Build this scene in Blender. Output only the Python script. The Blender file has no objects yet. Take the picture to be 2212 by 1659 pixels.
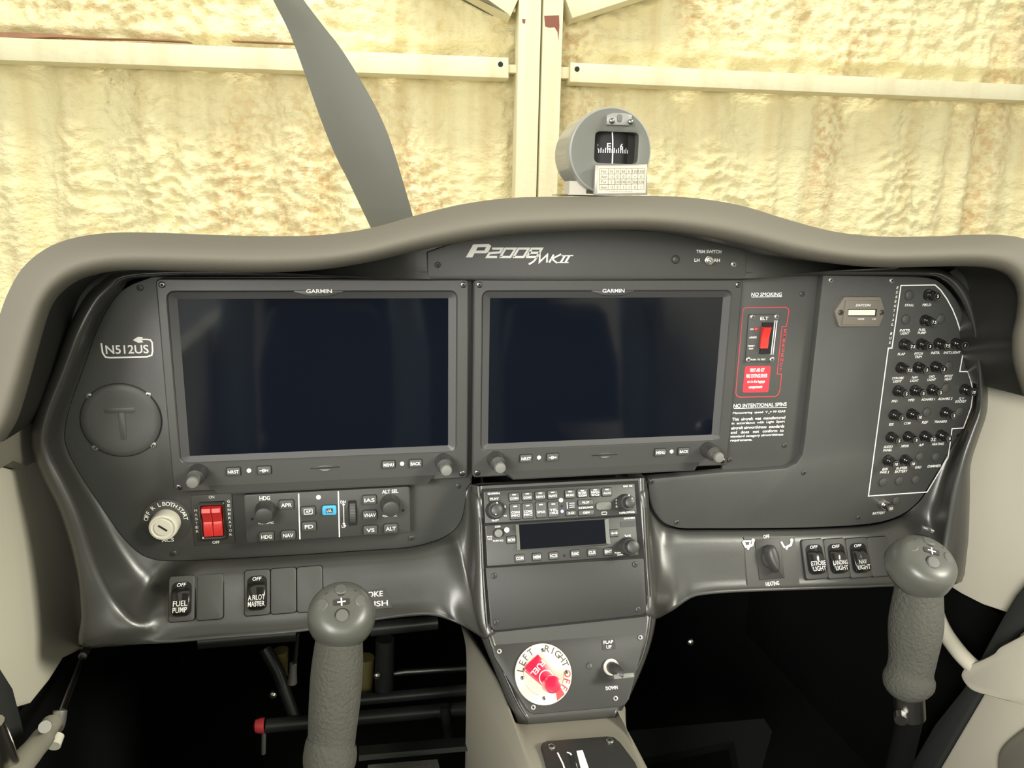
import bpy, bmesh, math, random
import numpy as np
from mathutils import Vector, Matrix, Euler
random.seed(7)
SC = bpy.context.scene
COL = SC.collection
# ------------------------------------------------------------------ camera
FPX = 1660.0
def _rot(r):
    r = np.array(r); t = np.linalg.norm(r); k = r/t
    K = np.array([[0,-k[2],k[1]],[k[2],0,-k[0]],[-k[1],k[0],0]])
    return np.eye(3)+np.sin(t)*K+(1-np.cos(t))*K@K
CAMP = np.array((-.108,-.7242,.0698))
RWC = _rot((.2308,-.1994,-.0024)) @ np.array([[1,0,0],[0,0,-1],[0,1,0]])
cam = bpy.data.cameras.new('camera'); camo = bpy.data.objects.new('camera', cam); COL.objects.link(camo)
cam.sensor_width = 36; cam.lens = FPX/2212*36; cam.clip_start = .01; cam.clip_end = 100
_m = Matrix((np.diag([1,-1,-1]) @ RWC).T.tolist()).to_4x4(); _m.translation = Vector(CAMP); camo.matrix_world = _m
SC.camera = camo
# ------------------------------------------------------------------ world, lights, exposure
W = bpy.data.worlds.new('world'); SC.world = W; W.use_nodes = True
bg = W.node_tree.nodes['Background']; bg.inputs[0].default_value = (1.0,.985,.88,1); bg.inputs[1].default_value = .72
SC.view_settings.view_transform = 'Standard'; SC.view_settings.look = 'None'
SC.view_settings.exposure = 0.38; SC.view_settings.gamma = 1; SC.view_settings.use_curve_mapping = False
def area(name, loc, target, sx, sy, power, col, spread=180):
    l = bpy.data.lights.new(name, 'AREA'); l.shape = 'RECTANGLE'; l.size = sx; l.size_y = sy; l.energy = power; l.color = col; l.spread = math.radians(spread)
    o = bpy.data.objects.new(name, l); COL.objects.link(o); o.location = loc
    o.rotation_euler = (Vector(target)-Vector(loc)).to_track_quat('-Z','Y').to_euler(); return o
area('hangar_door_daylight_right', (4.2,-3.3,2.85), (.1,0,-.25), 1.3, 1.3, 46, (1,.98,.84), 75)
area('hangar_door_daylight_left', (-2.5,-4.1,1.35), (-.1,0,-.2), 1.8, 1.4, 44, (1,.98,.92), 75)
area('rear_panel_fill', (-.6,-6.0,.4), (.0,0,-.2), 5.0, 1.6, 62, (1,.985,.90), 120)  # added fill from behind to lift the panel, not a door opening
area('hangar_ceiling_lamp', (.4,2.4,4.6), (.6,4.6,.6), 6.0, 1.2, 100, (1,.97,.86), 120)
# ------------------------------------------------------------------ pixel helpers
def ray(u, v):
    return RWC.T @ np.array(((u-1106)/FPX,(v-829.5)/FPX,1.0))
def P(u, v, y=0.0):
    d = ray(u,v); return Vector(CAMP + (y-CAMP[1])/d[1]*d)
def PX(u, v, x):
    d = ray(u,v); return Vector(CAMP + (x-CAMP[0])/d[0]*d)
def PZ(u, v, z):
    d = ray(u,v); return Vector(CAMP + (z-CAMP[2])/d[2]*d)
class Frame:
    """a flat face: x to the right, y up along the face, z out towards the pilot"""
    def __init__(s, o, tilt=0.0):
        s.o = Vector(o); t = math.radians(tilt)
        s.x = Vector((1,0,0)); s.y = Vector((0,math.sin(t),math.cos(t))); s.z = s.x.cross(s.y)
    def pt(s, u, v, off=0.0):
        d = Vector(ray(u,v)); o = s.o+s.z*off
        t = (o-Vector(CAMP)).dot(s.z)/d.dot(s.z); p = Vector(CAMP)+t*d-o
        return (p.dot(s.x), p.dot(s.y))
    def w(s, a, b, c=0.0): return s.o+s.x*a+s.y*b+s.z*c
    def mat(s, a=0, b=0, c=0.0):
        m = Matrix((s.x,s.y,s.z)).transposed().to_4x4(); m.translation = s.w(a,b,c); return m
    def k(s, u, v):
        a = s.pt(u-1,v); b = s.pt(u+1,v); c = s.pt(u,v-1); d = s.pt(u,v+1)
        return (b[0]-a[0])/2, (c[1]-d[1])/2
# ------------------------------------------------------------------ materials
MATS = {}
def mat(name, col, rough=.5, metal=0., bump=0., bscale=400., spec=.5, var=0., vscale=8., coat=0., trans=0., emit=None):
    m = bpy.data.materials.new(name); m.use_nodes = True; nt = m.node_tree; b = nt.nodes['Principled BSDF']
    b.inputs['Base Color'].default_value = (*col,1); b.inputs['Roughness'].default_value = rough
    b.inputs['Metallic'].default_value = metal; b.inputs['Specular IOR Level'].default_value = spec
    b.inputs['Coat Weight'].default_value = coat
    if trans: b.inputs['Transmission Weight'].default_value = trans
    if emit: b.inputs['Emission Color'].default_value = (*emit[:3],1); b.inputs['Emission Strength'].default_value = emit[3]
    tc = nt.nodes.new('ShaderNodeTexCoord')
    n = nt.nodes.new('ShaderNodeTexNoise'); n.inputs['Scale'].default_value = bscale; n.inputs['Detail'].default_value = 3
    nt.links.new(tc.outputs['Object'], n.inputs['Vector'])
    if bump:
        bp = nt.nodes.new('ShaderNodeBump'); bp.inputs['Strength'].default_value = bump; bp.inputs['Distance'].default_value = .0018 if name == 'foam_grip' else .0006
        nt.links.new(n.outputs['Fac'], bp.inputs['Height']); nt.links.new(bp.outputs['Normal'], b.inputs['Normal'])
    if var:
        n2 = nt.nodes.new('ShaderNodeTexNoise'); n2.inputs['Scale'].default_value = vscale; n2.inputs['Detail'].default_value = 4
        nt.links.new(tc.outputs['Object'], n2.inputs['Vector'])
        mr = nt.nodes.new('ShaderNodeMapRange'); mr.inputs[3].default_value = 1-var; mr.inputs[4].default_value = 1+var
        nt.links.new(n2.outputs['Fac'], mr.inputs[0])
        mx = nt.nodes.new('ShaderNodeMix'); mx.data_type = 'RGBA'; mx.blend_type = 'MULTIPLY'; mx.inputs[0].default_value = 1
        mx.inputs[6].default_value = (*col,1); nt.links.new(mr.outputs[0], mx.inputs[7]); nt.links.new(mx.outputs[2], b.inputs['Base Color'])
    MATS[name] = m; return m
mat('plate', (.060,.061,.057), .46, bump=.2, bscale=1500, var=.12, vscale=20)
mat('plate_dark', (.026,.0265,.024), .5, bump=.2, bscale=1500, var=.12, vscale=20)
mat('radio_face', (.032,.033,.029), .42, bump=.15, bscale=1800)
mat('cowl', (.044,.044,.039), .33, bump=.12, bscale=1500, var=.08, spec=.8)
mat('bezel', (.054,.054,.051), .38, bump=.2, bscale=1800)
mat('bezel_in', (.052,.052,.052), .45)
mat('screen', (.0035,.005,.009), .06, spec=.5)
mat('lcd_radio', (.004,.005,.008), .12, spec=.12)
mat('gap', (.006,.006,.006), .8)
mat('hood', (.132,.122,.094), .75, bump=.25, bscale=900, var=.06, vscale=6)
mat('beige', (.72,.68,.55), .62, bump=.15, bscale=700, var=.04)
mat('beige_dark', (.26,.245,.195), .6, bump=.15, bscale=700, var=.05)
mat('print', (.92,.91,.86), .6)
mat('print_red', (.62,.05,.06), .5)
mat('decal_dark', (.03,.028,.026), .5)
mat('button', (.070,.071,.066), .5, bump=.15)
mat('button_grey', (.13,.135,.115), .5)
mat('knob', (.045,.045,.043), .42, bump=.15, bscale=1500)
mat('knob_grey', (.17,.17,.155), .5)
mat('gloss_black', (.014,.014,.013), .16, coat=.4)
mat('plug', (.055,.056,.050), .55, bump=.2)
mat('steel', (.55,.54,.50), .32, metal=1)
mat('steel_dark', (.20,.20,.19), .35, metal=1)
mat('zinc', (.42,.41,.37), .42, metal=.8)
mat('brass', (.45,.32,.10), .4, metal=.9)
mat('slot', (.01,.01,.01), .8)
mat('blue_key', (.06,.38,.62), .4)
mat('red_rocker', (.62,.035,.030), .32, coat=.3)
mat('red_clear', (.66,.012,.05), .22, coat=.5)
mat('sticker_red', (.62,.035,.055), .45)
mat('ivory', (.72,.69,.58), .4, coat=.2)
mat('bronze_plate', (.05,.049,.044), .45)
mat('disc', (.80,.76,.62), .45, bump=.1, bscale=300)
mat('foam_grip', (.068,.068,.055), .85, bump=1.0, bscale=330, var=.12, vscale=60)
mat('stick_head', (.085,.087,.075), .33, bump=.1, bscale=1500)
mat('stick_button', (.10,.10,.09), .5)
mat('compass_body', (.25,.25,.235), .35, coat=.3)
mat('compass_face', (.115,.118,.10), .5)
mat('compass_card', (.004,.004,.004), .7)
mat('lens', (.01,.01,.01), .08)
mat('paper', (.52,.47,.36), .7)
mat('ink', (.10,.085,.07), .8)
mat('alu_card', (.30,.29,.26), .4, metal=.6)
mat('bracket', (.45,.42,.35), .5)
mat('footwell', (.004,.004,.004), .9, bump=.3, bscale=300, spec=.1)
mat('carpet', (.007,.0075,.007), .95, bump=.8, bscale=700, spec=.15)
mat('carpet_grey', (.13,.13,.12), .95, bump=1., bscale=500, var=.35, vscale=160)
mat('tube', (.035,.037,.035), .35, metal=.3)
mat('seal', (.025,.027,.025), .7, bump=.4, bscale=900)
mat('seat', (.028,.028,.030), .7, bump=.3)
mat('seat_light', (.34,.42,.46), .55)
mat('roof_lining', (.28,.26,.22), .8)
mat('concrete', (.34,.31,.24), .8, var=.15, vscale=2)
mat('hour_body', (.17,.15,.12), .5)
mat('hour_window', (.86,.80,.62), .4)
mat('led_blue', (.3,.35,.9), .3, emit=(.35,.4,1.0,1.6))
mat('yellow_part', (.20,.17,.06), .5)
mat('red_cap', (.55,.05,.06), .4)
mat('prop', (.165,.165,.14), .38, coat=.25, var=.05, vscale=5)
# prop: fine scratches
def _prop():
    m = MATS['prop']; nt = m.node_tree; b = nt.nodes['Principled BSDF']
    tc = nt.nodes.new('ShaderNodeTexCoord'); mp = nt.nodes.new('ShaderNodeMapping'); mp.inputs['Rotation'].default_value = (0,.75,0)
    mp.inputs['Scale'].default_value = (9,1,420)
    n = nt.nodes.new('ShaderNodeTexNoise'); n.inputs['Scale'].default_value = 1; n.inputs['Detail'].default_value = 1
    nt.links.new(tc.outputs['Object'], mp.inputs[0]); nt.links.new(mp.outputs[0], n.inputs['Vector'])
    r = nt.nodes.new('ShaderNodeValToRGB'); r.color_ramp.elements[0].position = .68; r.color_ramp.elements[1].position = .74
    nt.links.new(n.outputs['Fac'], r.inputs[0])
    mx = nt.nodes.new('ShaderNodeMix'); mx.data_type = 'RGBA'; mx.inputs[7].default_value = (.17,.17,.15,1)
    old = b.inputs['Base Color'].links[0].from_socket
    nt.links.new(r.outputs[0], mx.inputs[0]); nt.links.new(old, mx.inputs[6]); nt.links.new(mx.outputs[2], b.inputs['Base Color'])
_prop()
# foam wall
def _foam(name, base, tan, rust, cover, bk=.8):
    m = bpy.data.materials.new(name); m.use_nodes = True; nt = m.node_tree; b = nt.nodes['Principled BSDF']; b.inputs['Roughness'].default_value = .7
    L = nt.links.new; tc = nt.nodes.new('ShaderNodeTexCoord')
    def noise(sx, sy, sc, det, off=0):
        mp = nt.nodes.new('ShaderNodeMapping'); mp.inputs['Scale'].default_value = (sx,sy,1); mp.inputs['Location'].default_value = (off,off*.7,off)
        n = nt.nodes.new('ShaderNodeTexNoise'); n.inputs['Scale'].default_value = sc; n.inputs['Detail'].default_value = det
        L(tc.outputs['Object'], mp.inputs[0]); L(mp.outputs[0], n.inputs['Vector']); return n.outputs['Fac']
    def ramp(src, a, c):
        r = nt.nodes.new('ShaderNodeValToRGB'); r.color_ramp.elements[0].position = a; r.color_ramp.elements[1].position = c
        L(src, r.inputs[0]); return r.outputs[0]
    def mul(a, c):
        x = nt.nodes.new('ShaderNodeMath'); x.operation = 'MULTIPLY'; L(a, x.inputs[0])
        if isinstance(c, float): x.inputs[1].default_value = c
        else: L(c, x.inputs[1])
        return x.outputs[0]
    def mix(f, a, c):
        x = nt.nodes.new('ShaderNodeMix'); x.data_type = 'RGBA'; L(f, x.inputs[0])
        for i, q in ((6,a),(7,c)):
            if isinstance(q, tuple): x.inputs[i].default_value = (*q,1)
            else: L(q, x.inputs[i])
        return x.outputs[2]
    streak = ramp(noise(4.5,.30,1.6,4), .46, .66)
    patch = ramp(noise(1.3,.5,1.3,4,7), .50, .68)
    speck = ramp(noise(1,1,22,3,3), .42, .62)
    c1 = mix(mul(streak, .75), base, tan)
    c2 = mix(mul(mul(patch, speck), cover), c1, rust)
    L(c2, b.inputs['Base Color'])
    bp = nt.nodes.new('ShaderNodeBump'); bp.inputs['Strength'].default_value = bk; bp.inputs['Distance'].default_value = .014
    L(noise(1,1.5,34,4,1), bp.inputs['Height']); L(bp.outputs['Normal'], b.inputs['Normal']); MATS[name] = m
_foam('foam', (.83,.76,.47), (.70,.59,.32), (.58,.37,.17), .9)
_foam('white_steel', (.75,.71,.50), (.66,.60,.39), (.55,.42,.25), .25, .12)
mat('rust_gap', (.30,.16,.10), .9, var=.4, vscale=9)
mat('primer_red', (.22,.075,.045), .7)
# windscreen: clear sheet with a fresnel reflection
def _glass(name, k):
    m = bpy.data.materials.new(name); m.use_nodes = True; nt = m.node_tree; nt.nodes.clear()
    o = nt.nodes.new('ShaderNodeOutputMaterial'); t = nt.nodes.new('ShaderNodeBsdfTransparent'); g = nt.nodes.new('ShaderNodeBsdfGlossy')
    t.inputs[0].default_value = (.985,.985,.975,1); g.inputs['Roughness'].default_value = .03
    lw = nt.nodes.new('ShaderNodeFresnel'); lw.inputs[0].default_value = k
    mx = nt.nodes.new('ShaderNodeMixShader'); nt.links.new(lw.outputs[0], mx.inputs[0]); nt.links.new(t.outputs[0], mx.inputs[1]); nt.links.new(g.outputs[0], mx.inputs[2])
    nt.links.new(mx.outputs[0], o.inputs[0]); MATS[name] = m
_glass('acrylic', 1.22)
# ------------------------------------------------------------------ mesh builder
def rr(cx, cy, w, h, r, n=4):
    r = min(r, w/2-1e-6, h/2-1e-6); out = []
    for (sx,sy,a0) in ((1,1,0),(-1,1,90),(-1,-1,180),(1,-1,270)):
        for i in range(n+1):
            a = math.radians(a0+90*i/n); out.append((cx+sx*(w/2-r)+r*math.cos(a), cy+sy*(h/2-r)+r*math.sin(a)))
    return out
def circ(cx, cy, r, n=24, ry=None):
    ry = ry or r
    return [(cx+r*math.cos(2*math.pi*i/n), cy+ry*math.sin(2*math.pi*i/n)) for i in range(n)]
def ccw(p):
    a = sum(p[i][0]*p[(i+1)%len(p)][1]-p[(i+1)%len(p)][0]*p[i][1] for i in range(len(p)))
    return p if a > 0 else p[::-1]
def offset(p, d):
    """shrink a ccw polygon by d"""
    n = len(p); out = []
    for i in range(n):
        a, b, c = Vector(p[i-1]), Vector(p[i]), Vector(p[(i+1)%n])
        e1 = (b-a); e2 = (c-b)
        if e1.length < 1e-9: e1 = e2
        if e2.length < 1e-9: e2 = e1
        n1 = Vector((-e1.y,e1.x)).normalized(); n2 = Vector((-e2.y,e2.x)).normalized(); m = n1+n2
        if m.length < 1e-6: m = n1
        m.normalize(); k = d/max(.35, m.dot(n1)); out.append((b.x+m.x*k, b.y+m.y*k))
    return out
def cr(pts, n=6, closed=False):
    """Catmull-Rom through points of any dimension"""
    pts = [np.array(p, float) for p in pts]; m = len(pts); out = []
    rng = range(m if closed else m-1)
    for i in rng:
        g = lambda j: pts[j % m] if closed else pts[max(0,min(m-1,j))]
        a,b,c,d = g(i-1),g(i),g(i+1),g(i+2)
        for k in range(n):
            t = k/n; out.append(.5*((2*b)+(-a+c)*t+(2*a-5*b+4*c-d)*t*t+(-a+3*b-3*c+d)*t**3))
    if not closed: out.append(pts[-1])
    return out
_TXT = {}
def text_mesh(s, bold, shear):
    key = (s,bold,shear)
    if key not in _TXT:
        c = bpy.data.curves.new('t','FONT'); c.body = s; c.resolution_u = 3; c.offset = bold; c.shear = shear; c.fill_mode = 'FRONT'
        c.align_x = 'LEFT'; c.space_line = 1.0
        o = bpy.data.objects.new('t', c); COL.objects.link(o); bpy.context.view_layer.update()
        me = bpy.data.meshes.new_from_object(o.evaluated_get(bpy.context.evaluated_depsgraph_get()))
        v = np.array([q.co[:2] for q in me.vertices]).reshape(-1,2); f = [tuple(p.vertices) for p in me.polygons]
        bpy.data.objects.remove(o); bpy.data.curves.remove(c); bpy.data.meshes.remove(me)
        _TXT[key] = (v,f)
    return _TXT[key]
class B:
    def __init__(s): s.v = []; s.f = []; s.m = []; s.mi = 0
    def add(s, vs, fs):
        o = len(s.v); s.v += [tuple(map(float,q)) for q in vs]; s.f += [tuple(i+o for i in q) for q in fs]; s.m += [s.mi]*len(fs); return s
    def rings(s, rs, closed=True, cap0=False, cap1=False):
        """loft through rings (lists of 3d points, equal counts)"""
        n = len(rs[0]); vs = [p for r in rs for p in r]; fs = []
        for i in range(len(rs)-1):
            for j in range(n if closed else n-1):
                k = (j+1) % n; fs.append((i*n+j, i*n+k, (i+1)*n+k, (i+1)*n+j))
        if cap0: fs.append(tuple(range(n-1,-1,-1)))
        if cap1: fs.append(tuple((len(rs)-1)*n+j for j in range(n)))
        return s.add(vs, fs)
    def prism(s, poly, z0, z1, bev=0.0, back=True):
        p = ccw(list(poly)); rs = []
        if back: rs.append([(x,y,z0) for x,y in p])
        else: rs.append([(x,y,z0) for x,y in p])
        if bev:
            rs.append([(x,y,z1-bev) for x,y in p]); q = offset(p, bev*.3); rs.append([(x,y,z1-bev*.3) for x,y in q])
            q = offset(p, bev); rs.append([(x,y,z1) for x,y in q])
        else: rs.append([(x,y,z1) for x,y in p])
        return s.rings(rs, True, back, True)
    def rr(s, cx, cy, w, h, r, z0, z1, bev=0.0, n=4): return s.prism(rr(cx,cy,w,h,r,n), z0, z1, bev)
    def frame(s, po, pi, z0, z1o, z1i=None, bev=0.0):
        z1i = z1o if z1i is None else z1i
        po = ccw(po); pi = ccw(pi); rs = [[(x,y,z0) for x,y in po]]
        if bev: rs.append([(x,y,z1o-bev) for x,y in po]); rs.append([(x,y,z1o) for x,y in offset(po,bev)])
        else: rs.append([(x,y,z1o) for x,y in po])
        if bev: rs.append([(x,y,z1i) for x,y in offset(pi,-bev)]); rs.append([(x,y,z1i-bev) for x,y in pi])
        else: rs.append([(x,y,z1i) for x,y in pi])
        rs.append([(x,y,z0) for x,y in pi]); return s.rings(rs)
    def lathe(s, cx, cy, prof, n=24, ribs=0, ribd=0.0, sy=1.0, cap=True):
        rs = []
        for k, q in enumerate(prof):
            r, z = q[0], q[1]; rib = ribd if len(q) > 2 else 0
            rs.append([(cx+(r-(rib if i % 2 else 0))*math.cos(2*math.pi*i/n), cy+sy*(r-(rib if i % 2 else 0))*math.sin(2*math.pi*i/n), z) for i in range(n)])
        return s.rings(rs, True, True, cap)
    def tube(s, path, r, n=10, cap=True):
        path = [Vector(p) for p in path]; rs = []; up = None
        for i, p in enumerate(path):
            t = (path[min(i+1,len(path)-1)]-path[max(i-1,0)]).normalized()
            if up is None:
                up = Vector((0,0,1)) if abs(t.z) < .9 else Vector((1,0,0))
            a = t.cross(up).normalized(); b = a.cross(t).normalized(); up = b
            q = r[i] if isinstance(r,(list,tuple)) else r
            rs.append([p+a*q*math.cos(2*math.pi*k/n)+b*q*math.sin(2*math.pi*k/n) for k in range(n)])
        return s.rings(rs, True, cap, cap)
    def box(s, x0, x1, y0, y1, z0, z1):
        return s.rings([[(x0,y0,z0),(x1,y0,z0),(x1,y1,z0),(x0,y1,z0)],[(x0,y0,z1),(x1,y0,z1),(x1,y1,z1),(x0,y1,z1)]], True, True, True)
    def line(s, pts, w, z, closed=False):
        """flat painted line of width w"""
        n = len(pts); L = []; R = []
        for i in range(n):
            a = Vector(pts[i-1] if (i > 0 or closed) else pts[i]); b = Vector(pts[i]); c = Vector(pts[(i+1)%n] if (i < n-1 or closed) else pts[i])
            e1 = (b-a) if (b-a).length > 1e-9 else (c-b); e2 = (c-b) if (c-b).length > 1e-9 else e1
            n1 = Vector((-e1.y,e1.x)).normalized(); n2 = Vector((-e2.y,e2.x)).normalized(); m = (n1+n2)
            m = m.normalized() if m.length > 1e-6 else n1; k = w/2/max(.4,m.dot(n1))
            L.append((b.x+m.x*k,b.y+m.y*k,z)); R.append((b.x-m.x*k,b.y-m.y*k,z))
        vs = L+R; fs = [(i,n+i,n+(i+1)%n,(i+1)%n) for i in range(n if closed else n-1)]
        return s.add(vs, fs)
    def text(s, t, cx, cy, h, w=None, z=.0002, bold=.012, shear=0., rot=0., m2=None):
        """printed text centred on (cx,cy), cap height h, width w"""
        v, f = text_mesh(t, min(bold,.016), shear)
        if not len(v): return s
        lo = v.min(0); hi = v.max(0); sy = h/max(.05,(hi[1]-lo[1])); sx = (w/(hi[0]-lo[0])) if w else sy
        c, d = math.cos(rot), math.sin(rot); out = []
        for x, y in v:
            a = (x-(lo[0]+hi[0])/2)*sx; b = (y-(lo[1]+hi[1])/2)*sy
            out.append((cx+a*c-b*d, cy+a*d+b*c, z))
        return s.add(out, f)
def obj(name, b, mats, parent=None, M=None, sharp=40, sub=0, smooth=True):
    if isinstance(mats, str): mats = [mats]
    me = b if isinstance(b, bpy.types.Mesh) else None
    c = Vector((0,0,0))
    if me is None:
        me = bpy.data.meshes.new(name)
        vs = b.v
        if M is None and parent is None:      # world-space build: origin to the base of the thing
            a = np.array(vs); c = Vector(((a[:,0].min()+a[:,0].max())/2,(a[:,1].min()+a[:,1].max())/2,a[:,2].min()))
            vs = [tuple(Vector(q)-c) for q in vs]
        me.from_pydata(vs, [], b.f)
        for m in mats: me.materials.append(MATS[m])
        me.polygons.foreach_set('material_index', b.m)
        if smooth:
            me.polygons.foreach_set('use_smooth', [True]*len(me.polygons)); me.set_sharp_from_angle(angle=math.radians(sharp))
        me.update()
    o = bpy.data.objects.new(name, me); COL.objects.link(o)
    if parent is not None: o.parent = parent
    if M is not None: o.matrix_basis = M
    elif parent is None: o.location = c
    if sub:
        s = o.modifiers.new('subdivision','SUBSURF'); s.levels = sub; s.render_levels = sub
    return o
def tag(o, label, cat, group=None):
    o['label'] = label; o['category'] = cat
    if group: o['group'] = group
    return o
def thing(name, label, cat, M, group=None):
    o = bpy.data.objects.new(name, None); COL.objects.link(o); o.empty_display_size = .02
    o.matrix_world = M if isinstance(M, Matrix) else Matrix.Translation(M); return tag(o, label, cat, group)
def struct(o): o['kind'] = 'structure'; return o
def wpart(name, b, mats, parent, **k):
    """part built in world coordinates under a thing that only has a location"""
    inv = parent.matrix_world.inverted(); b.v = [tuple(inv @ Vector(q)) for q in b.v]
    return obj(name, b, mats, parent, **k)
# shared small hardware ------------------------------------------------
def _screw_mesh(r, phillips=True, mats=('zinc','slot')):
    b = B(); b.lathe(0,0,[(r,0),(r,.0006),(r*.85,.0011),(r*.5,.0013)], 14)
    b.mi = 1
    if phillips:
        for a in (.4, .4+math.pi/2):
            c, d = math.cos(a), math.sin(a); w = r*.13; l = r*.55
            b.add([(c*x-d*y, d*x+c*y, .00145) for x,y in ((-l,-w),(l,-w),(l,w),(-l,w))], [(0,1,2,3)])
    else: b.prism(circ(0,0,r*.45,6), .0012, .00145)
    o = obj('screw', b, list(mats)); me = o.data; bpy.data.objects.remove(o); return me
SCREW = {k: _screw_mesh(*a) for k, a in {'ph':(.0030,), 'dark':(.0029,True,('knob','slot')), 'hex':(.0026,False,('zinc','slot')), 'small':(.0018,True,('steel_dark','slot')), 'big':(.0034,True,('steel','slot')), 'bezel':(.0030,False,('steel_dark','slot'))}.items()}
def screw(parent, kind, a, b, c=0.0):
    return obj('screw', SCREW[kind], None, parent, Matrix.Translation((a,b,c)) @ Matrix.Rotation(random.uniform(0,1.5),4,'Z'))
# frames of the panel ---------------------------------------------------
FD = Frame((0,0,0))            # display bezel plane
FPL = Frame((0,.012,0))        # left plate / warning plate
FRP = Frame((0,.003,0))        # right plate (circuit breakers)
FST = Frame((0,-.004,0))       # brow strip with the type lettering
FL = Frame(P(430,1240,-.012), 25)   # left switch fascia
FR = Frame(P(1750,1170,-.010), 25)  # right switch fascia
FPD = Frame(P(1045,1062,-.02), 23)  # pedestal face with the radios
_p = FPD.pt(1210,1375); FFU = Frame(FPD.w(_p[0],_p[1],-.002), 36)  # fuel selector plate
def axes_frame(o, x, y):
    f = Frame(o); f.x = Vector(x); f.y = Vector(y); f.z = f.x.cross(f.y); return f
def lerp2(a, b, t): return (a[0]+(b[0]-a[0])*t, a[1]+(b[1]-a[1])*t)
def fy(F, u, v, off=0.0):
    a = F.pt(u,v,off); return F.w(a[0],a[1],off)
# ================================================================== HANGAR
_a = math.radians(-5.2); WD = Vector((math.cos(_a),math.sin(_a),0))
WO = P(1158,425,4.3)
FW = axes_frame((WO.x,WO.y,0), WD, (0,0,1))     # wall face; z comes out towards the aircraft
def vnoise(x, y, seed):
    """smooth value noise on arrays"""
    r = np.random.RandomState(seed); T = r.rand(256,256); xi = np.floor(x).astype(int); yi = np.floor(y).astype(int)
    fx = x-xi; fyy = y-yi; fx = fx*fx*(3-2*fx); fyy = fyy*fyy*(3-2*fyy); g = lambda i,j: T[i % 256, j % 256]
    return (g(xi,yi)*(1-fx)+g(xi+1,yi)*fx)*(1-fyy)+(g(xi,yi+1)*(1-fx)+g(xi+1,yi+1)*fx)*fyy
def foam_wall():
    st = .0155; xs = np.arange(-4.6,5.0,st); zs = np.concatenate([np.arange(-1.6,-.35,.06), np.arange(-.35,1.75,st), np.arange(1.75,3.6,.08)])
    X, Z = np.meshgrid(xs, zs); n = len(xs); m = len(zs)
    wob = .10*(vnoise(X*2.2,Z*.9,1)-.5)
    rib = vnoise((X+wob)*7.3, Z*.25+3, 2)                       # uneven vertical runs over the wall sheets
    sheet = .5+.5*np.cos((X+wob*.5)*2*math.pi/.40)
    soft = .35+.65*np.clip((vnoise(X*1.6,Z*1.1,5)-.25)*2.2,0,1)
    w1 = np.abs(vnoise(X*15+3*vnoise(X*6,Z*6,7), Z*22+2.5*vnoise(X*7,Z*3,8), 3)-.5)*2   # lumps and worms left by the spray
    w2 = np.abs(vnoise(X*24, Z*38+2*vnoise(X*9,Z*9,9), 4)-.5)*2
    H = .095*rib+.035*sheet**3+.040*soft*(1-w1)+.020*soft*(1-w2)
    top = np.clip((Z-.98)*9,0,1); H = H*(1-.55*top)+top*(.035+.03*vnoise(X*5,Z*5,11)+.030*(1-np.abs(vnoise(X*15,Z*15,12)-.5)*2)+.014*(1-w2))
    H += .05*np.clip(1-np.abs(Z-1.03)/.07,0,1)*vnoise(X*6,Z*8,14)
    b = B(); b.v = np.stack([X.ravel(),Z.ravel(),H.ravel()-.15],1).tolist()
    i = np.arange(m-1)[:,None]*n+np.arange(n-1)[None,:]; i = i.ravel(); b.f = np.stack([i,i+1,i+n+1,i+n],1).tolist(); b.m = [0]*len(b.f)
    o = obj('wall_front', b, 'foam', M=FW.mat(), smooth=True, sharp=180); struct(o)
foam_wall()
_b = B(); _b.box(-7,8,-9,WO.y+1.2,-1.75,-1.6); struct(obj('floor_hangar', _b, 'concrete'))
FG = axes_frame(FW.w(0,0,.05), WD, (0,0,1))
for up, lo in (([(-150,68),(30,70),(120,74),(170,78),(230,82),(300,83),(360,85),(405,89)],[(-150,84),(30,83),(120,80),(170,82),(230,84),(300,85),(360,88),(412,91)]),([(500,87),(560,89),(625,92),(700,95)],[(500,88.5),(560,91),(625,94),(700,96)])):
    a = [FG.pt(*q) for q in up]; c = [FG.pt(*q) for q in lo]; b = B(); b.prism(a+c[::-1], -.05, .004); o = obj('foam_gap', b, 'rust_gap', bpy.data.objects['wall_front'], FW.mat().inverted() @ FG.mat())
def beam(name, label, px, thick, z0=-.06, bolts=(), lip=0):
    pts = ccw([FG.pt(*q) for q in px]); cx = sum(p[0] for p in pts)/len(pts); cy = min(p[1] for p in pts)
    t = thing(name, label, 'beam' if name != 'steel_column' else 'column', FG.mat(cx,cy,0))
    q = [(x-cx,y-cy) for x,y in pts]
    b = B(); b.prism(q, z0, thick, .004); obj('web', b, 'white_steel', t)
    for u, v in bolts:
        a = FG.pt(u,v); b = B(); b.lathe(a[0]-cx,a[1]-cy,[(.016,thick),(.016,thick+.001),(.010,thick+.002)],12); obj('bolt_hole', b, 'slot', t)
    return t, cx, cy
t, cx, cy = beam('wall_girt', 'long whitewashed horizontal steel rail on foam wall, left of column', [(-160,82),(1095,132),(1095,174),(-160,130)], .10, bolts=[(1078,145)])
b = B(); a = FG.pt(-160,80); c = FG.pt(1095,130); d = FG.pt(-160,97); e = FG.pt(1095,136)
b.prism([(a[0]-cx,a[1]-cy),(d[0]-cx,d[1]-cy),(e[0]-cx,e[1]-cy),(c[0]-cx,c[1]-cy)], -.02, .085, .003); obj('top_flange', b, 'white_steel', t)
t, cx, cy = beam('wall_girt', 'long whitewashed horizontal steel rail on foam wall, right of column', [(1226,141),(2400,198),(2400,230),(1225,182)], .10, bolts=[(1240,155)])
t, cx, cy = beam('diagonal_brace', 'white diagonal brace meeting the column top from the left', [(890,-60),(1118,2),(1098,46),(880,-75),(840,-140)], .13)
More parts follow.
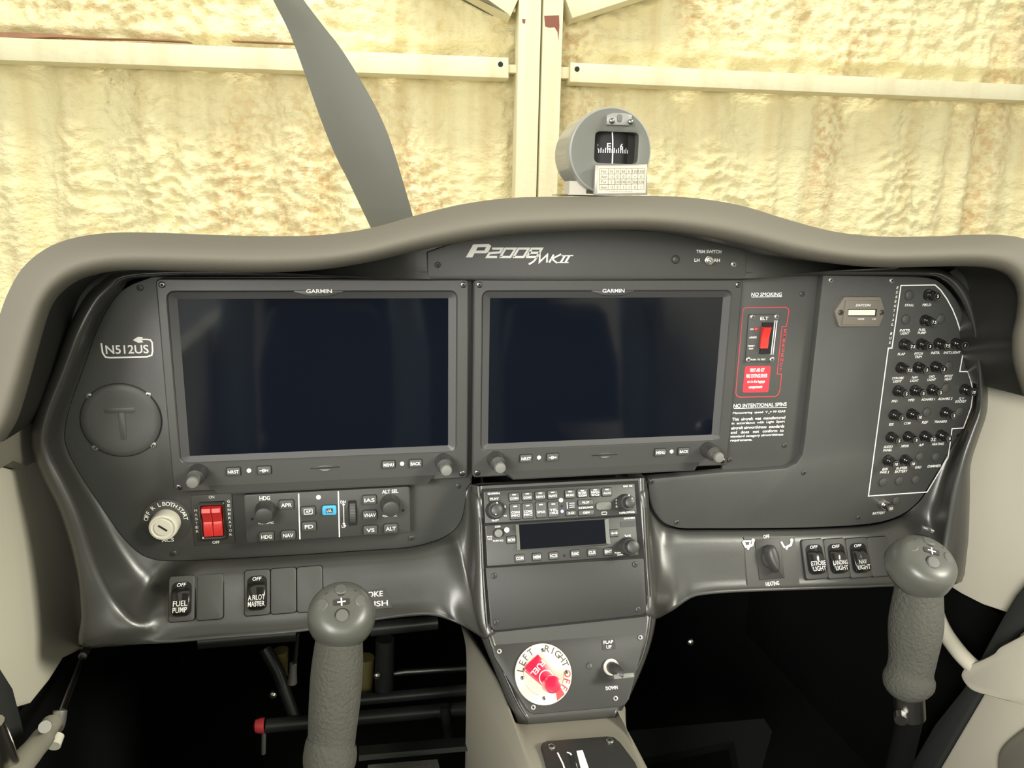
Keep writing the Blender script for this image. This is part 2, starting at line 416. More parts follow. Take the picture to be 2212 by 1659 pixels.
t, cx, cy = beam('diagonal_brace', 'white diagonal brace meeting the column top from the right', [(1212,4),(1228,50),(1500,-38),(1480,-75)], .13)
# column: two channels back to back
ca = FG.pt(1112,0); 
t = thing('steel_column', 'white painted double channel steel column with red primer patch', 'column', FG.mat(FG.pt(1157,425)[0],-1.6,0))
ox = FG.pt(1157,425)[0]
for k, (u0,u1,v) in enumerate(((1112,1158,200),(1162,1203,200))):
    x0 = FG.pt(u0,v)[0]-ox; x1 = FG.pt(u1,v)[0]-ox
    b = B(); b.prism([(x0,0),(x1,0),(x1,5.2),(x0,5.2)], -.05, .14 if k == 0 else .145, .006); obj('channel', b, 'white_steel', t)
b = B(); p = [FG.pt(*q) for q in ((1168,46),(1199,45),(1200,66),(1198,98),(1196,80),(1190,70),(1178,71),(1170,68))]
b.prism([(x-ox,y+1.6) for x,y in p], .1452, .1462); obj('primer_patch', b, 'primer_red', t)
b = B(); p = [FG.pt(*q) for q in ((1122,52),(1129,53),(1128,62),(1123,61))]
b.prism([(x-ox,y+1.6) for x,y in p], .1402, .1412); obj('primer_patch', b, 'primer_red', t)
b = B(); a = FG.pt(1094,142); c = FG.pt(1115,160); b.box(a[0]-ox,c[0]-ox,c[1]+1.6,a[1]+1.6,0,.05); obj('girt_cleat', b, 'white_steel', t)
b = B(); a = FG.pt(1200,147); c = FG.pt(1228,172); b.box(a[0]-ox,c[0]-ox,c[1]+1.6,a[1]+1.6,0,.05); obj('girt_cleat', b, 'white_steel', t)
# propeller ------------------------------------------------------------
def propeller():
    Y = .95
    le = [(560,-60),(590,0),(625,70),(655,150),(690,250),(722,330),(752,390),(800,490),(840,570),(868,640)]
    te = [(615,-60),(656,0),(700,58),(740,110),(795,200),(830,270),(855,340),(893,470),(915,560),(925,640)]
    L = cr(le,5); R = cr(te,5); hub = P(960,800,Y)
    t = thing('propeller', 'curved grey propeller blade standing outside the windscreen', 'propeller', hub)
    b = B(); rs = []; n = len(L)
    for i,(l,r) in enumerate(zip(L,R)):
        tw = .03+.10*(i/n); th = .004+.014*(i/n); a = P(l[0],l[1],Y+tw*.5); c = P(r[0],r[1],Y-tw*.5); m = (a+c)/2; d = Vector((0,th,0))
        q = lambda f: a+(c-a)*f
        rs.append([a, q(.25)-d*.8, q(.5)-d, q(.8)-d*.5, c, q(.8)+d*.4, q(.5)+d*.6, q(.25)+d*.5])
    b.rings(rs, True, True, True); wpart('blade', b, 'prop', t, sharp=60)
    b = B(); b.v = []; prof = [(.02,-.22),(.06,-.17),(.09,-.08),(.11,.02),(.11,.10)]
    b.rings([[(hub.x+r*math.cos(2*math.pi*i/24), Y-y_, hub.z+r*math.sin(2*math.pi*i/24)) for i in range(24)] for r,y_ in prof], True, True, True)
    wpart('spinner', b, 'prop', t)
propeller()
# ================================================================== CABIN SHELL
def quadstrip(rows): b = B(); b.rings(rows, False); return b
_b = B(); _b.box(-.62,.82,-2.3,.60,-.80,-.76); struct(obj('floor_cabin', _b, 'carpet'))
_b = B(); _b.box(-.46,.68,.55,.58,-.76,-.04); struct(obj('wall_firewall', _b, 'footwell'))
_b = B(); _b.box(-.36,.54,-1.6,-.42,.47,.50); struct(obj('ceiling', _b, 'roof_lining'))
_b = B(); _b.box(-.60,.80,-2.28,-2.24,-.76,-.12); struct(obj('wall_rear', _b, 'seat'))
# windscreen
rows = []
for i in range(13):
    f = i/12; r = []
    for j in range(25):
        g = j/24*2-1; r.append((.1+g*(.80-.18*f), .62-.98*f-.35*abs(g)**2.2*(1-.5*f), -.02+.50*f**.9-.02*abs(g)**2))
    rows.append(r)
struct(obj('window_1', quadstrip(rows), 'acrylic', sharp=180))
# side walls -----------------------------------------------------------
FWL = axes_frame((-.408,0,0),(0,1,0),(0,0,1)); FWR = axes_frame((.612,0,0),(0,-1,0),(0,0,1))
def wallpoly(F, px): return [q[1:] if q[0] == 'w' else F.pt(*q) for q in px]
b = B(); b.prism(wallpoly(FWL,[(260,900),(90,960),(75,985),(30,1010),(-10,1000),('w',-.62,-.12),('w',-.62,-.42),(20,1537),(70,1522),(110,1472),(140,1424),(185,1402),(300,1390)]), -.04, 0, .006)
struct(obj('wall_left', b, 'beige', M=FWL.mat()))
b = B(); b.prism(wallpoly(FWL,[(170,872),(66,880),(20,880),('w',-.61,-.06),('w',-.61,-.115),(0,1001),(30,1012),(72,992),(120,985),(190,980)]), -.035, .012, .006)
o = obj('sidewall_ledge', b, 'beige_dark', M=FWL.mat()); tag(o, 'taupe padded ledge on the left sidewall under the glareshield end', 'ledge')
b = B(); b.prism(wallpoly(FWR,[(2010,820),(2215,832),('w',.62,-.11),('w',.62,-.36),(2212,1341),(2185,1330),(2120,1308),(2075,1285),(2045,1266),(1990,1230)]), -.04, 0, .006)
struct(obj('wall_right', b, 'beige', M=FWR.mat()))
b = B(); b.prism(wallpoly(FWR,[(2240,1250),(2212,1283),(2185,1328),(2142,1406),(2098,1484),(2035,1562),(1985,1647),(1940,1720),(2000,1720),(2040,1652),(2138,1487),(2188,1406),(2212,1365),(2260,1330)]), -.03, .012, .004)
o = obj('door_seal', b, 'seal', M=FWR.mat()); tag(o, 'dark rubber door seal running diagonally down the right side', 'seal')
t = thing('door_panel', 'beige moulded door trim with armrest bulge at lower right', 'door', FWR.mat(*FWR.pt(2150,1720),0)); ox, oy = FWR.pt(2150,1720)
b = B(); b.prism([(x-ox,y-oy) for x,y in wallpoly(FWR,[(2260,1330),(2212,1367),(2188,1408),(2138,1489),(2040,1655),(2000,1730),(2500,1760),(2500,1300)])], -.03, .006, .004); obj('panel', b, 'beige', t)
b = B(); pts = cr([FWR.pt(*q) for q in [(2118,1455),(2130,1432),(2160,1420),(2190,1405),(2215,1385),(2330,1350),(2340,1530),(2230,1512),(2180,1500),(2140,1486)]],4,True)
b.prism([(x-ox,y-oy) for x,y in pts], 0, .030, .007); obj('armrest', b, 'beige', t)
b = B(); pts = cr([FWR.pt(*q) for q in [(2170,1640),(2200,1590),(2290,1540),(2400,1560),(2400,1720),(2200,1720)]],4,True); b.prism([(x-ox,y-oy) for x,y in pts], .002, .012, .006); obj('map_pocket', b, 'beige_dark', t)
b = B(); pts = [(2010,1290,.604),(2030,1345,.600),(2050,1380,.596),(2080,1418,.590),(2115,1450,.592),(2150,1470,.600)]
b.tube(cr([PX(u,v,x) for u,v,x in pts],5), .0095, 10); o = obj('pull_handle', b, 'beige'); tag(o, 'curved beige grab bar from side panel to armrest, behind the right stick', 'handle')
# left door hardware
t = thing('door_strut', 'black door strut with metal fitting and beige lever at lower left', 'strut', PX(60,1659,-.37))
b = B(); b.tube([PX(181,1412,-.402),PX(134,1537,-.375)], .0028, 12); wpart('rod', b, 'steel_dark', t)
b = B(); b.tube([PX(186,1404,-.402),PX(178,1418,-.400)], .0042, 14); wpart('ball_joint', b, 'zinc', t)
b = B(); b.tube(cr([PX(130,1535,-.375),PX(129,1542,-.375),PX(126,1562,-.374),PX(122,1572,-.374)],3), .0058, 18); wpart('socket', b, 'zinc', t)
b = B(); b.tube(cr([PX(20,1690,-.372),PX(55,1640,-.372),PX(88,1600,-.372),PX(104,1575,-.372),PX(112,1562,-.372)],4), [.0095]*6+[.009]*4+[.0078]*7, 18); wpart('lever', b, 'beige_dark', t)
b = B(); b.tube([PX(97,1570,-.362),PX(99,1569,-.372)], .0048, 16); wpart('bolt', b, 'steel', t)
b = B(); b.tube([PX(124,1590,-.372),PX(116,1612,-.372)], .0055, 16); wpart('lower_fitting', b, 'ivory', t)
b = B(); b.prism(wallpoly(FWL,[(-30,1440),(2,1489),(52,1675),(10,1675),(-60,1560)]), .002, .010, .003); o = obj('door_seal', b, 'seal', M=FWL.mat()); tag(o, 'dark rubber door seal at the bottom left corner', 'seal')
b = B(); b.tube([PX(-12,1560,-.375),PX(22,1650,-.375),PX(30,1672,-.375)], .0065, 12); o = obj('door_tube', b, 'steel'); tag(o, 'bright metal tube at the lower left frame edge', 'tube')
# seats (seen only mirrored in the two screens) ---------------------------
def seat(x, label):
    t = thing('pilot_seat', label, 'seat', Vector((x,-1.12,-.76)), 'pilot seats behind the camera')
    def slab(pts, w, name, m, z=0):
        b = B(); rs = []
        for y,zz,th,ww in pts:
            rs.append([(q[0],y+q[1],zz) for q in rr(0,0,ww,th,.03,3)])
        b.rings(rs, True, True, True); return obj(name, b, m, t)
    slab([(.02,.30,.10,.30),(-.02,.44,.10,.30),(-.06,.56,.07,.26),(-.07,.58,.04,.22)], .3, 'backrest', 'seat')
    for s in (-1,1):
        b = B(); b.tube([(s*.20,.06,.22),(s*.205,.0,.46),(s*.19,-.05,.64)], [.045,.045,.035], 14); obj('side_bolster', b, 'seat_light', t)
    b = B(); b.rr(0,.25,.42,.44,.06,.10,.24,.04); obj('cushion', b, 'seat', t)
    b = B(); b.prism(rr(-.05,-.09,.22,.05,.02), .60, .68, .015); obj('headrest', b, 'beige_dark', t)
seat(-.186, 'dark upholstered pilot seat mirrored in the left screen'); seat(.40, 'dark upholstered passenger seat mirrored in the right screen')
for s, x, zt in ((-1,-.44,-.22),(1,.64,-.10)):
    b = B(); b.box(min(x,x+s*.04),max(x,x+s*.04),-2.24,-.62,-.76,zt); struct(obj('wall_door_left' if s < 0 else 'wall_door_right', b, 'beige'))
# ================================================================== GLARESHIELD
HOOD = [((-90,960),(8,953)),((-75,900),(36,908)),((-50,820),(58,840)),((-25,740),(80,760)),((-4,690),(96,702)),((16,636),(114,655)),((48,580),(143,622)),((98,538),(183,599)),((160,514),(238,586)),((240,503),(300,583)),((340,503),(362,584)),((450,507),(452,586)),((560,510),(570,588)),((690,508),(690,582)),((800,493),(790,567)),((900,465),(890,544)),((1000,441),(1000,522)),((1100,428),(1110,506)),((1200,425),(1220,499)),((1300,424),(1320,496)),((1400,423),(1420,498)),((1500,428),(1520,511)),((1600,444),(1620,532)),((1700,474),(1720,556)),((1800,500),(1820,571)),((1900,511),(1905,577)),((2000,511),(1990,576)),((2100,507),(2080,574)),((2165,508),(2135,578)),((2215,517),(2172,591)),((2262,545),(2192,615)),((2300,595),(2199,648)),((2318,660),(2195,688)),((2325,735),(2187,728)),((2332,795),(2190,785)),((2345,860),(2212,856))]
def hood():
    t = thing('glareshield', 'thick taupe padded glareshield arching over the whole instrument panel', 'glareshield', P(1210,500,-.05))
    secs = []
    for U,L in HOOD:
        secs.append([P(*L,-.068)+Vector((0,.16,-.004)), P(*L,-.068), P(*L,-.084), P(*lerp2(L,U,.16),-.096), P(*lerp2(L,U,.40),-.100), P(*lerp2(L,U,.68),-.092), P(*lerp2(L,U,.90),-.074), P(*U,-.052), P(*lerp2(U,L,.02),-.02), P(*lerp2(U,L,.06),.06), P(*lerp2(U,L,.22),.50)])
    grid = [cr([np.array(s[k]) for s in secs],4) for k in range(11)]
    cols = list(zip(*grid)); rows = [cr(c[1:],3) for c in cols]
    b = B(); b.rings([[Vector(p) for p in r] for r in rows], False); wpart('pad', b, 'hood', t, sharp=180)
    b = B(); b.rings([[Vector(c[0]),Vector(c[1]),Vector(c[2])] for c in cols], False); wpart('underside', b, 'cowl', t, sharp=180)
hood()
# ================================================================== INSTRUMENT PANEL
panel = thing('instrument_panel', 'moulded black instrument panel housing with flat equipment plates', 'instrument panel', P(1210,1390,-.03))
# stations: inner plate edge, lip inner, lip outer, outer skirt, y of lip
ST = [((330,598),(318,594),(312,589),(306,575),-.008),((262,628),(238,628),(222,625),(205,618),-.02),((215,700),(188,705),(172,700),(155,692),-.028),
 ((178,800),(148,805),(133,800),(114,795),-.030),((150,880),(115,890),(98,888),(78,885),-.032),((139,935),(101,945),(86,948),(66,945),-.033),
 ((146,975),(110,985),(93,990),(72,985),-.033),((175,1030),(135,1035),(112,1040),(92,1035),-.034),((218,1095),(167,1105),(142,1108),(128,1105),-.035),
 ((262,1158),(194,1190),(166,1190),(155,1190),-.037),((300,1195),(218,1255),(178,1260),(170,1260),-.040),((330,1208),(247,1312),(184,1330),(176,1330),-.043),
 ((360,1212),(290,1355),(191,1394),(184,1398),-.047),((420,1211),(360,1368),(320,1391),None,FL),((520,1206),(490,1358),(480,1379),None,FL),((640,1199),(640,1346),(640,1366),None,FL),
 ((780,1190),(780,1324),(785,1344),None,FL),((880,1183),(880,1312),(880,1332),None,FL),((930,1172),(936,1312),(940,1330),None,FL),((960,1160),(985,1332),(992,1346),None,FL),
 ((978,1148),(1040,1372),(1060,1375),'L',FPD),((990,1135),(1030,1340),(1056,1340),'L',FPD),((998,1120),(1026,1290),(1051,1290),'L',FPD),((1003,1100),(1026,1220),(1047,1222),'L',FPD),((1006,1078),(1025,1140),(1044,1138),'L',FPD),((1008,1056),(1022,1066),(1038,1068),'L',FPD),
 ((1040,1043),(1040,1047),(1040,1051),(1040,1056),.012),((1200,1038),(1200,1042),(1200,1046),(1200,1051),.012),((1380,1030),(1380,1034),(1380,1038),(1380,1043),.012),
 ((1401,1046),(1396,1054),(1387,1056),'R',FPD),((1403,1075),(1402,1115),(1390,1112),'R',FPD),((1410,1098),(1408,1205),(1394,1206),'R',FPD),((1422,1118),(1414,1268),(1399,1275),'R',FPD),((1437,1132),(1420,1322),(1403,1335),'R',FPD),
 ((1455,1139),(1450,1298),(1444,1324),None,FR),((1478,1143),(1490,1273),(1490,1293),None,FR),((1530,1143),(1530,1266),(1530,1284),None,FR),((1600,1143),(1600,1262),(1600,1279),None,FR),
 ((1750,1141),(1750,1258),(1750,1273),None,FR),((1880,1133),(1895,1254),(1900,1267),None,FR),((1945,1115),(1980,1246),(1988,1262),None,FR),((1985,1085),(2030,1222),(2048,1250),(2062,1262),-.036),
 ((2008,1050),(2044,1160),(2072,1185),(2088,1195),-.032),((2035,1005),(2058,1062),(2080,1075),(2094,1080),-.028),((2060,960),(2075,990),(2086,1005),(2096,1005),-.026),((2085,920),(2096,930),(2105,942),(2115,942),-.024),
 ((2102,880),(2112,886),(2120,893),(2131,893),-.022),((2105,840),(2114,840),(2122,840),(2133,842),-.022),((2104,775),(2110,775),(2117,772),(2124,770),-.020),((2092,705),(2099,701),(2106,697),(2113,692),-.020),
 ((2066,645),(2074,640),(2084,632),(2092,625),-.016),((2025,605),(2035,600),(2042,594),(2050,588),-.010),((1970,597),(1972,593),(1974,588),(1976,575),-.004),((1700,597),(1700,593),(1700,588),(1700,575),-.002),((1200,597),(1200,593),(1200,588),(1200,575),-.002),((700,597),(700,593),(700,588),(700,575),-.004)]
def cowl():
    secs = []
    for I,L1,L2,E,y in ST:
        if E in ('L','R'):                       # cove running out onto the pedestal edge
            F0 = FL if E == 'L' else FR; sg = 1 if E == 'L' else -1
            l1 = fy(FPD,*L1,-.0068); l2 = fy(FPD,*L2,-.0010); q = lambda t: fy(F0,*lerp2(I,L1,t),.0)
            m2 = q(.58).lerp(P(*I,.012).lerp(l1,.58),.35)
            s = [P(*I,.012), q(.12).lerp(P(*I,.012).lerp(l1,.12),.3), m2, l1, l2, l2+Vector((sg*.006,.012,0)), l2+Vector((sg*.010,.05,0))]
        elif isinstance(y, Frame):
            m1 = lerp2(I,L1,.10); m2 = lerp2(I,L1,.62)
            i0 = P(*I,.012); l2 = fy(y,*L2,.0006 if 840 < L2[0] < 1510 else .004); e = l2+Vector((0,.035,.006))
            s = [i0, fy(y,*m1,-.0006), fy(y,*m2), fy(y,*L1), l2, e, e+Vector((0,.08,.01))]
        else:
            m1 = lerp2(I,L1,.35); m2 = lerp2(I,L1,.80); yy = (.012 if I[0] < 1300 else .004)
            s = [P(*I,.012), P(*m1,.010+(y-.010)*.12), P(*m2,y*.62), P(*L1,y+.003), P(*L2,y), P(*E,y+.02), P(*E,.09)]
        secs.append(s)
    grid = [cr([np.array(s[k]) for s in secs],4,True) for k in range(7)]
    rows = [cr(c,3) for c in zip(*grid)]; rows.append(rows[0])
    b = B(); b.rings([[Vector(p) for p in r] for r in rows], False); return wpart('housing', b, 'cowl', panel, sharp=180)
cowl()
def brow():
    lo = [(540,592,-.06),(570,593,-.055),(650,597,-.045),(760,602,-.030),(850,605,-.014),(930,607,-.003),(1200,608,-.002),(1500,607,-.002),(1620,605,-.003),(1700,598,-.014),(1800,589,-.032),(1900,584,-.05),(1940,582,-.06)]
    hi = [(540,585),(570,582),(650,568),(760,548),(850,528),(930,505),(1200,480),(1500,490),(1620,512),(1700,535),(1800,560),(1900,572),(1940,575)]
    secs = []
    for (u,v,y),(a,c) in zip(lo,hi):
        p = P(u,v,y); q = P(a,c,.004); m = P((u*2+a)/3,(v*2+c)/3,y*.45+.001)
        secs.append([np.array(p+Vector((0,.03,.002))),np.array(p+Vector((0,.003,0))),np.array(p+Vector((0,0,.002))),np.array(m),np.array(q)])
    grid = [cr([s[k] for s in secs],5) for k in range(5)]
    b = B(); b.rings([[Vector(p) for p in r] for r in zip(*grid)], False); wpart('brow', b, 'cowl', panel, sharp=60)
brow()
# dark side fillers between glareshield legs and housing
for A, H in (([(306,575),(205,618),(155,692),(114,795),(78,882),(68,892)],[(300,560),(165,590),(85,660),(52,770),(25,880),(28,906)]),
             ([(2050,588),(2090,625),(2110,692),(2122,770),(2131,812)],[(2100,560),(2235,600),(2235,690),(2235,760),(2235,832)])):
    b = B(); b.rings([[P(*a,-.004),P(*lerp2(a,h,.5),-.006),P(*h,-.022),P(*h,.06)] for a,h in zip(cr(A,4),cr(H,4))], False); wpart('side_filler', b, 'cowl', panel, sharp=180)
# plates
inv = panel.matrix_world.inverted()
def plate(name, F, px, th, m, bev=.001, rnd=0):
    pts = [F.pt(*q) for q in px]
    b = B(); b.prism(pts, -th, 0, bev); return obj(name, b, m, panel, inv @ F.mat())
_nl = [i for i,q in enumerate(ST) if q[0] == (1008,1056)][0]; _nr = [i for i,q in enumerate(ST) if q[0] == (1401,1046)][0]; _nt = [i for i,q in enumerate(ST) if q[0] == (1970,597)][0]
LPX = [tuple(p) for p in cr([s[0] for s in ST[:_nl+1]],3)]
pl_left = plate('equipment_plate', FPL, [(u,v) for u,v in LPX]+[(1020,1040),(1020,597)], .004, 'plate')
_r = [s[0] for s in ST[_nr:_nt+1]]
RPX = [tuple(p) for p in cr(_r,3)]
pl_right = plate('equipment_plate', FRP, RPX+[(1778,594)]+[(1739,950),(1734,982),(1722,1000),(1700,1011),(1640,1016),(1560,1020),(1400,1035)], .012, 'plate', .0025)
b = B(); b.mi = 0
pl_warn = plate('warning_plate', FPL, [(1590,600),(1768,594),(1750,820),(1728,990),(1714,1010),(1670,1014),(1560,1020)], .004, 'plate')
pl_strip = plate('type_plate', FST, [(930,603),(924,596),(923,545),(1000,517),(1150,500),(1300,494),(1450,500),(1560,516),(1610,528),(1612,596),(1606,603)], .006, 'plate', .0015)
def at(F, u, v): return F.pt(u,v)
def txt(b, F, s, u, v, wpx, hpx, o=(0,0), **k):
    a = F.pt(u,v); kx, ky = F.k(u,v); return b.text(s, a[0]-o[0], a[1]-o[1], hpx*ky, wpx*kx if wpx else None, **k)
for u,v,kd in ((302.5,622,'dark'),(193,856,'ph'),(320,853,'ph'),(206,967,'ph'),(331,961,'ph'),(375.5,1195,'dark'),(889,1162,'dark'),(990,1050,'dark')): screw(pl_left, kd, *FPL.pt(u,v))
for u,v,kd in ((1794.5,605,'ph'),(1926,606,'ph'),(1736,1021,'dark'),(1854,1118,'dark'),(2085,793,'small'),(2067,940,'small'),(1462,1128,'dark'),(1408,1040,'dark')): screw(pl_right, kd, *FRP.pt(u,v))
for u,v,kd in ((1733,635,'dark'),(1695,962,'dark'),(1576,993,'dark')): screw(pl_warn, kd, *FPL.pt(u,v))
for u,v,kd in ((945.4,572,'dark'),(1584.5,571,'ph')): screw(pl_strip, kd, *FST.pt(u,v))
# ================================================================== PEDESTAL
def V3(p): return Vector(p)
ped = thing('centre_pedestal', 'black centre pedestal flaring down from panel to carry radios and fuel selector', 'pedestal', P(1235,1560,-.08))
def pedestal():
    rows = []
    #        root L        edge L       front L      front R      edge R      root R    frames
    T = [((1006,1052),(1020,1047),(1036,1050),(1386,1033),(1394,1031),(1402,1038),FPD,1),
         ((992,1135),(1026,1125),(1043,1125),(1389,1108),(1400,1107),(1425,1120),FPD,1),
         ((925,1225),(1026,1228),(1047,1226),(1394,1206),(1407,1203),(1475,1205),FPD,1),
         ((890,1322),(1026,1305),(1052,1305),(1399,1280),(1414,1274),(1462,1290),FPD,1),
         ((1005,1352),(1040,1372),(1060,1375),(1402,1338),(1418,1330),(1420,1334),FPD,0),
         ((1045,1425),(1066,1438),(1086,1440),(1387,1412),(1402,1404),(1404,1406),FFU,0),
         ((1085,1505),(1098,1515),(1120,1518),(1352,1492),(1370,1484),(1372,1486),FFU,0),
         ((1108,1545),(1118,1556),(1142,1556),(1330,1540),(1346,1530),(1348,1532),FFU,0)]
    for rL,eL,fL,fR,eR,rR,F,onf in T:
        a = fy(F,*fL,-.0005); c = fy(F,*fR,-.0005); el = fy(F,*eL,-.007); er = fy(F,*eR,-.007)
        if onf:
            l = el+Vector((.003,.05,0)); r = er+Vector((-.003,.05,0))
        else:
            l = el+Vector((-.004,.06,.0)); r = er+Vector((.003,.06,0))
        def blend(F, root, edge, r0, e0, onp):
            if onp:
                q = [fy(F,*lerp2(root,edge,f),o) for f,o in ((.22,.0003),(.44,.0010))]; q.append(q[1].lerp(e0,.55)+Vector((0,.004,0))); return q
            return [r0.lerp(e0,.25)+Vector((0,-.003,0)), r0.lerp(e0,.45)+Vector((0,-.005,0)), r0.lerp(e0,.70)+Vector((0,-.006 if not onf else .002,0))]
        bl = [l.lerp(el,f) for f in (.25,.5,.8)] if onf else blend(FL,rL,eL,l,el,False); br2 = [r.lerp(er,f) for f in (.25,.5,.8)] if onf else blend(FR,rR,eR,r,er,False)
        mid = [a.lerp(c,t) for t in (.02,.5,.98)]
        rows.append([l]+bl+[el,a]+mid+[c,er]+br2[::-1]+[r])
    bot = [p+Vector((0,.012,-.012)) for p in rows[-1]]; bot2 = [p+Vector((0,.06,-.012)) for p in bot]
    rows += [bot,bot2]
    grid = [cr([np.array(r[k]) for r in rows],4) for k in range(len(rows[0]))]
    rr_ = [cr(c,3) for c in zip(*grid)]
    b = B(); b.rings([[Vector(p) for p in r] for r in rr_], False); wpart('housing', b, 'cowl', ped, sharp=180)
    # taupe base below
    F0 = T[-1]; y0 = fy(FFU,1140,1560,-.012); 
    fl = [fy(FFU,1118,1552,-.02), P(1145,1605,-.150), P(1172,1690,-.20), P(1185,1800,-.24)]
    fr = [fy(FFU,1346,1532,-.02), P(1352,1590,-.150), P(1392,1680,-.20), P(1450,1790,-.24)]
    rows = []
    for a,c in zip(cr([np.array(p) for p in fl],4),cr([np.array(p) for p in fr],4)):
        a = Vector(a); c = Vector(c)
        rows.append([a+Vector((-.03,.24,-.02)),a+Vector((-.012,.10,0)),a+Vector((-.006,.01,0)),a+Vector((.006,0,0)),a.lerp(c,.5),c+Vector((-.006,0,0)),c+Vector((.004,.010,0)),c+Vector((.006,.10,0)),c+Vector((.012,.24,-.02))])
    rows.append([p+Vector((0,.02,-.35)) for p in rows[-1]])
    b = B(); b.rings([cr([np.array(p) for p in r],3) for r in rows], False); wpart('base', b, 'beige_dark', ped, sharp=180)
    for u,v,y in ((1049,1541,.0),(1114,1635,-.12)):
        b = B(); p = P(u,v,y-.02); b.lathe(0,0,[(.003,0),(.003,.002),(.001,.003)],10); 
        obj('screw', b, 'zinc', ped, Matrix.Translation(p-ped.location) @ Matrix.Rotation(math.radians(-60),4,'Y') @ Matrix.Rotation(math.radians(90),4,'X'))
pedestal()
# footwell side closures and lower cabin
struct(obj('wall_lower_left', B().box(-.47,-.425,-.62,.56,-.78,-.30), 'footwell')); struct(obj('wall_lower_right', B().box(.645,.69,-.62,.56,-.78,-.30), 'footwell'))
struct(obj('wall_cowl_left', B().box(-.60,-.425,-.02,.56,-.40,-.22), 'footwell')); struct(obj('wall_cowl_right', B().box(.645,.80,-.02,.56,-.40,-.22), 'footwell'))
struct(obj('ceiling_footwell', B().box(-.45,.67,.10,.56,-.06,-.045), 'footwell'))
struct(obj('wall_light_block', B().box(-.36,.585,.085,.10,-.34,.004), 'gap'))  # unseen box added behind the panel to stop light leaking under the glareshield
# ================================================================== DISPLAYS
DW, DH = .2770, .1990
def display(x0, label):
    t = thing('flight_display', label, 'display', FD.mat(x0+DW/2,-DH,0))
    w2 = DW/2; sx0, sx1, sy0, sy1 = -w2+.0162, w2-.0190, .0342, DH-.0182
    b = B(); b.frame(rr(0,DH/2,DW,DH,.004), rr((sx0+sx1)/2,(sy0+sy1)/2+.0005,(sx1-sx0)+.0150,(sy1-sy0)+.0125,.006), -.012, 0, None, .0012)
    bez = obj('bezel', b, 'bezel', t)
    b = B(); b.frame(rr((sx0+sx1)/2,(sy0+sy1)/2+.0005,(sx1-sx0)+.0144,(sy1-sy0)+.0119,.0058), rr((sx0+sx1)/2,(sy0+sy1)/2,(sx1-sx0),(sy1-sy0),.0006), -.010, -.0007, -.0034)
    obj('inner_bezel', b, 'bezel_in', t)
    b = B(); b.rr((sx0+sx1)/2,(sy0+sy1)/2,sx1-sx0+.001,sy1-sy0+.001,.0005,-.008,-.0036); obj('screen', b, 'screen', t)
    b = B(); gy = sy1+.0065; b.prism([(-.022,gy),(-.018,gy-.0012),(-.012,gy-.0034),(-.006,gy-.0042),(.006,gy-.0042),(.012,gy-.0034),(.018,gy-.0012),(.022,gy),(.022,gy+.001),(-.022,gy+.001)], -.004, 0, .0004); obj('logo_tab', b, 'bezel', t)
    b = B(); b.text('GARMIN', .0005, sy1+.0072, .0036, .0228, z=.0003, bold=.03); obj('lettering', b, 'print', t)
    # sloping chin along the lower edge
    b = B(); x0_, x1_ = -.098, .098
    b.rings([[(x0_-.008,.0050,.0002),(x0_,.0004,.0078),(x0_,-.0012,.0074),(x0_-.004,-.0014,-.004)],[(x1_+.008,.0050,.0002),(x1_,.0004,.0078),(x1_,-.0012,.0074),(x1_+.004,-.0014,-.004)]], True, True, True); obj('chin', b, 'bezel', t)
    for cx in (-.1152,.1142):
        b = B(); b.lathe(0,0,[(.0086,0),(.0086,.003),(.0080,.0040),(.0080,.0150,1),(.0074,.0160),(.0055,.0164)],40,40,.0005); kn = obj('knob', b, 'knob', t, Matrix.Translation((cx,.0190,0)))
        b = B(); b.lathe(0,0,[(.0050,.0160),(.0050,.0235,1),(.0056,.0250),(.0056,.0275),(.0048,.0290),(.0024,.0296)],32,32,.0003); obj('knob_cap', b, 'knob_grey', kn)
    for cx, s in ((-.0838,'NRST'),(-.0560,'D'),(.0606,'MENU'),(.0868,'BACK')):
        b = B(); b.rr(0,0,.0134,.0088,.0012,-.001,.0004); b.mi = 1; b.rr(0,0,.0122,.0076,.0010,.0004,.0022,.0006); bt = obj('button', b, ['gap','button'], t, Matrix.Translation((cx,.0185,0)))
        b = B()
        if s == 'D': b.text('D',0,0,.0034,.0034,z=.0023,bold=.03).line([(-.0042,0),(.0042,0)],.0006,.0024).add([(.0046,0,.0024),(.0028,.0012,.0024),(.0028,-.0012,.0024)],[(0,1,2)])
        else: b.text(s,0,0,.0032,.0098,z=.0023,bold=.03)
        obj('lettering', b, 'print', bt)
    for cx in (-.0700,.0737):
        b = B(); b.prism(circ(cx,.0185,.0021,14), 0, .0004); obj('light_sensor', b, 'print', t)
    b = B(); b.prism([(-.0145,.0188),(-.007,.0192),(-.003,.0205),(.003,.0205),(.007,.0192),(.0145,.0188),(.0145,.0178),(.007,.0174),(.003,.0160),(-.003,.0160),(-.007,.0174),(-.0145,.0178)], -.001, .0006, .0003); b.mi = 1; b.rr(0,.0183,.0270,.0009,.0003,.0006,.0009); b.mi = 2; b.prism([(-.0055,.0166),(.0055,.0166),(.002,.0152),(-.002,.0152)],.0002,.0010); obj('card_slot', b, ['bezel','gap','zinc'], t)
    for x, y in ((-w2+.0052,DH-.0052),(w2-.0052,DH-.0052),(-w2+.0052,.0052),(w2-.0052,.0052)): screw(t,'bezel',x,y,-.0002)
    return t
display(-.0030-DW, 'large blank dark flight display on the left, in front of pilot'); display(.0020, 'large blank dark flight display on the right, beside red-outlined placards')
